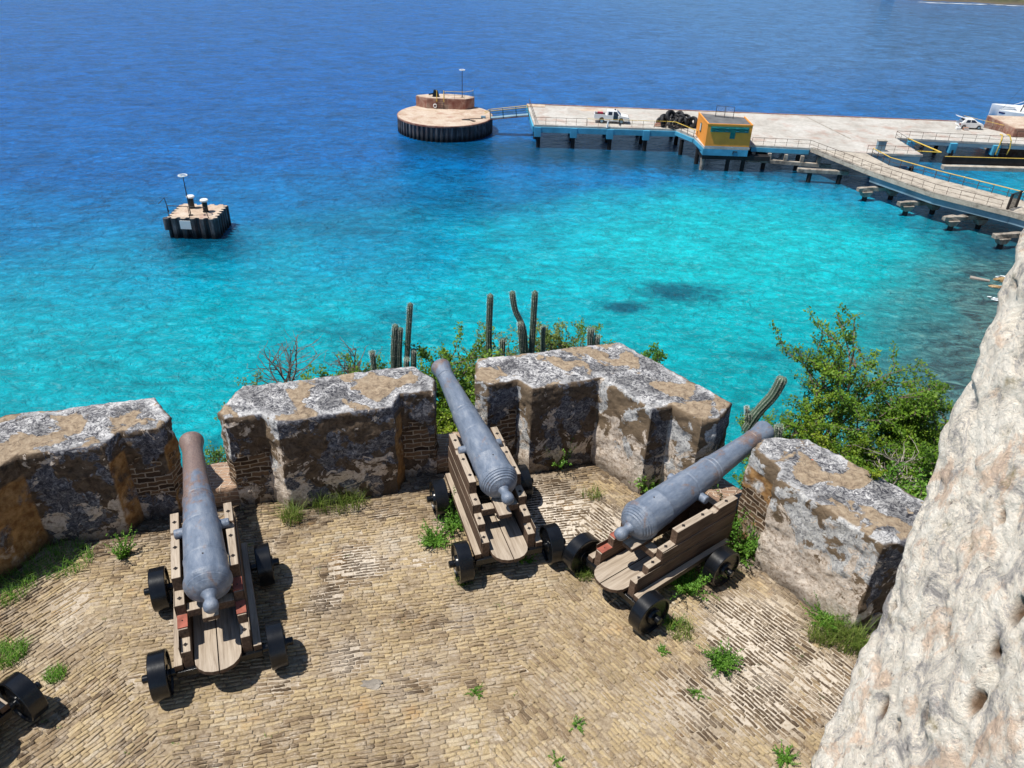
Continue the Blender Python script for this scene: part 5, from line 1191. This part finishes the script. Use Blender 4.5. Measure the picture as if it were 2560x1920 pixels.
cactus('columnar_cactus', [([(940, 960, ya_), (934, 910, ya_), (930, 877, ya_)], .036)], 'small leaning cactus left of the cactus cluster')
yb_ = 8.3
cactus('columnar_cactus', [([(1865, 1075, yb_), (1895, 1030, yb_), (1935, 985, yb_), (1958, 942, yb_)], .068)], 'thick leaning cactus arm above the muzzle of the right-hand cannon')
cactus('columnar_cactus', [([(1874, 1140, yb_), (1873, 1080, yb_), (1873, 1028, yb_)], .052), ([(1868, 1035, yb_), (1867, 1024, yb_), (1867, 1016, yb_)], .020)], 'cut cactus stump left of the thick leaning arm')
cactus('columnar_cactus', [([(1945, 1120, 7.9), (1946, 1085, 7.9), (1948, 1062, 7.9)], .045)], 'small round cactus beside the muzzle of the right-hand cannon')

# weeds and grass on the terrace
def weed(px, py, r, label, seed, h=.14, n=16, mat=None, lf=.03, z=0., cat='weed'):
    p = at(px, py, z); rnd = random.Random(seed); t = empty('weed', (p.x, p.y, z), 0, label=label, cat=cat, group='weeds growing on the brick terrace'); B = MB(); L = []
    for k in range(n):
        a = rnd.uniform(0, 6.283); q = Vector((rnd.uniform(-.3, .3)*r, rnd.uniform(-.3, .3)*r, 0)); d = Vector((math.cos(a)*r, math.sin(a)*r, h*rnd.uniform(.6, 1.4)))
        ln = d.length*rnd.uniform(.6, 1.1); d.normalize(); tone = rnd.uniform(.25, .75)
        for i in range(7):
            q2 = q+d*ln/7; B.tube(q, q2, .0022, .0016, n=3, cap=False); d = (d+rv(rnd)*.18+Vector((0, 0, -.05))).normalized()
            for _ in range(6):
                dd = d*.4+rv(rnd, .2); l = lf*rnd.uniform(.6, 1.2)*(1.1-.07*i)
                L.append((q.lerp(q2, rnd.random()), dd, Vector((rnd.gauss(0, .5), rnd.gauss(0, .5), 1)), l, l*.5, min(1, max(0, tone+rnd.uniform(-.25, .25)))))
            q = q2
    B.build('stems', m_leafC, t); leaves_mesh('leaves', L, mat or m_leafC, t)
def grass(px, py, r, label, seed, h=.2, n=110, z=0., ex=1., mat=None):
    p = at(px, py, z); rnd = random.Random(seed); V = []; F = []; T = []
    for k in range(n):
        a = rnd.uniform(0, 6.283); rr = r*math.sqrt(rnd.random()); x, y = rr*math.cos(a)*ex, rr*math.sin(a)
        a2 = rnd.uniform(0, 6.283); l = h*rnd.uniform(.5, 1.25); b = rnd.uniform(.25, .9)*l; w = rnd.uniform(.0022, .0045); sx, sy = -math.sin(a2)*w, math.cos(a2)*w; k0 = len(V)
        for i in range(5):
            f = i/4; X = x+math.cos(a2)*b*f*f; Y = y+math.sin(a2)*b*f*f; Z = l*(f-.35*f*f*(b/l)); g = 1-f*.85
            V += [(X-sx*g, Y-sy*g, Z), (X+sx*g, Y+sy*g, Z)]
        t = rnd.random(); 
        for i in range(4): F.append((k0+2*i, k0+2*i+1, k0+2*i+3, k0+2*i+2)); T.append(t)
    o = mesh_obj('grass_tuft', V, F, mat or m_grass, loc=(p.x, p.y, z), label=label, cat='grass', group='grass tufts on the terrace'); o.data.attributes.new('tint', 'FLOAT', 'FACE').data.foreach_set('value', T)
weed(1803, 1662, 0.15, 'round bright green weed on the open paving at right', 1, n=70, h=0.14, lf=0.026)
weed(1745, 1733, 0.088, 'flat little weed below the round bright one', 2, n=12, h=.04, lf=.018)
weed(1655, 1632, 0.075, 'thin small weed left of the round bright one', 3, n=10, h=.05, lf=.018)
weed(1190, 1733, 0.100, 'sparse tuft of weed in the middle of the paving', 4, n=12, h=.04, lf=.018)
weed(1440, 1815, 0.100, 'small weed low in the middle of the photo', 5, n=12, h=.05, lf=.018)
weed(1385, 1905, 0.088, 'weed sprig at the bottom edge of the photo', 6, n=9, h=.05, lf=.018)
weed(1962, 1898, 0.112, 'green weed at the bottom edge near the tower wall', 7, n=21, h=.08, lf=.022)
weed(1140, 1320, 0.22, 'bushy weed left of the middle carriage', 8, n=44, h=0.34)
weed(1090, 1358, 0.2, 'low spreading weed beside the rear left wheel of the middle cannon', 9, n=48, h=0.14)
weed(1118, 1262, 0.125, 'upright weed in front of the front left wheel of the middle cannon', 10, n=12, h=.30)
weed(1310, 1400, 0.125, 'weed under the tail of the middle carriage', 11, n=12, h=.10)
weed(1395, 1165, 0.24, 'leafy weed sprays at the foot of the corner merlon', 12, n=34, h=0.4, lf=0.034)
weed(1610, 1225, 0.18, 'broad-leaved weed against the corner merlon behind the right-hand cannon', 13, n=34, h=0.28, lf=.045)
weed(1795, 1340, 0.2, 'fern-like weed against the side of the right-hand carriage', 14, n=34, h=0.5, lf=0.036)
weed(1855, 1390, 0.3, 'large feathery weed between right-hand carriage and merlon', 15, n=64, h=0.46, lf=0.036)
weed(1715, 1475, 0.24, 'weed above the rear wheel of the right-hand cannon', 16, n=52, h=0.26, lf=0.034)
weed(1680, 1560, 0.112, 'dark weed behind the rear wheel of the right-hand cannon', 17, n=18, h=.08, lf=.022)
weed(2060, 1560, 0.2, 'weed at the foot of the right-hand merlon', 18, n=40, h=0.26)
weed(310, 1395, 0.14, 'lone leafy weed at the foot of the leftmost merlon', 19, n=22, h=0.26)
weed(2185, 1195, 0.075, 'small yellow plant growing on top of the right-hand merlon', 20, n=13, h=.16, mat=m_leafB, z=1.2)
weed(610, 1250, 0.088, 'dark sprig at the left corner of the T-shaped merlon', 21, n=9, h=.25)
weed(1160, 1455, 0.062, 'tiny weed at the rear left wheel of the middle cannon', 22, n=12, h=.05, lf=.02)
grass(840, 1262, .20, 'long grass at the foot of the T-shaped merlon', 1, h=0.26, n=416, ex=1.7)
grass(730, 1300, .12, 'light green grass at the left corner of the T-shaped merlon', 2, h=0.24, n=208)
grass(150, 1405, .26, 'dark grass patch along the foot of the leftmost merlon', 3, h=0.13, n=520, ex=1.3, mat=m_leafC)
grass(20, 1475, .26, 'dark grass at the left edge below the leftmost merlon', 4, h=0.13, n=480, mat=m_leafC)
grass(1790, 1430, .16, 'curving grass blades beside the right-hand carriage', 5, h=0.31, n=176)
grass(1460, 1440, .10, 'grass under the left rear wheel of the right-hand cannon', 6, h=0.14, n=160)
grass(1700, 1580, .14, 'short grass behind the rear wheel of the right-hand cannon', 7, h=0.12, n=224)
grass(2120, 1610, .17, 'yellow-green grass by the lower corner of the right-hand merlon', 8, h=0.31, n=368)
grass(2050, 1600, .12, 'grass clump just left of the lower merlon corner at right', 9, h=0.22, n=176)
grass(25, 1640, .16, 'grass behind the wheel at the left edge', 10, h=0.12, n=480, mat=m_leafC)
grass(140, 1690, .09, 'short grass right of the wheel at the left edge', 11, h=0.07, n=320, mat=m_leafC)
grass(1160, 1450, .10, 'short grass around the rear left wheel of the middle cannon', 12, h=0.08, n=192)
grass(545, 1215, .10, 'weedy grass on the ledge by the rusty-muzzled cannon', 13, h=0.17, n=80)
grass(1480, 1240, .12, 'thin grass in the inner corner of the corner merlon', 14, h=0.12, n=112)
V = []; F = []; T = []; rnd = random.Random(44)
for k in range(260):                                   # tiny green sprigs growing out of the paving joints
    x, y = rnd.uniform(-4.2, 3.3), rnd.uniform(3.6, 7.2)
    if not inside((x, y), TERR) or noise.noise(Vector((x*1.6, y*1.6, 12))) < .12: continue
    for j in range(9):
        a = rnd.uniform(0, 6.28); l = rnd.uniform(.008, .022); px_, py_ = x+rnd.gauss(0, .018), y+rnd.gauss(0, .012); n0 = len(V)
        V += [(px_-.002, py_, .004), (px_+.003, py_+.002, .004), (px_+math.cos(a)*l, py_+math.sin(a)*l, .008+l*.8)]; F.append((n0, n0+1, n0+2)); T.append(rnd.random())
o = mesh_obj('joint_weeds', V, F, m_leafC, kind='stuff', label='tiny green sprigs growing in the paving joints', cat='ground cover'); o.data.attributes.new('tint', 'FLOAT', 'FACE').data.foreach_set('value', T)
p = at(930, 1712); rock((p.x, p.y, .01), (.10, .05, .025), 'flat grey lump of mortar on the paving left of centre', m_old, 5, 'stone', 'mortar_lump')
p = at(2030, 1152, 1.22); rock((p.x, p.y, 1.235), (.012, .006, .003), 'tiny orange fragment on top of the right-hand merlon', plain('orange_fragment', (.6, .15, .05)), 6, 'fragment', 'orange_fragment')
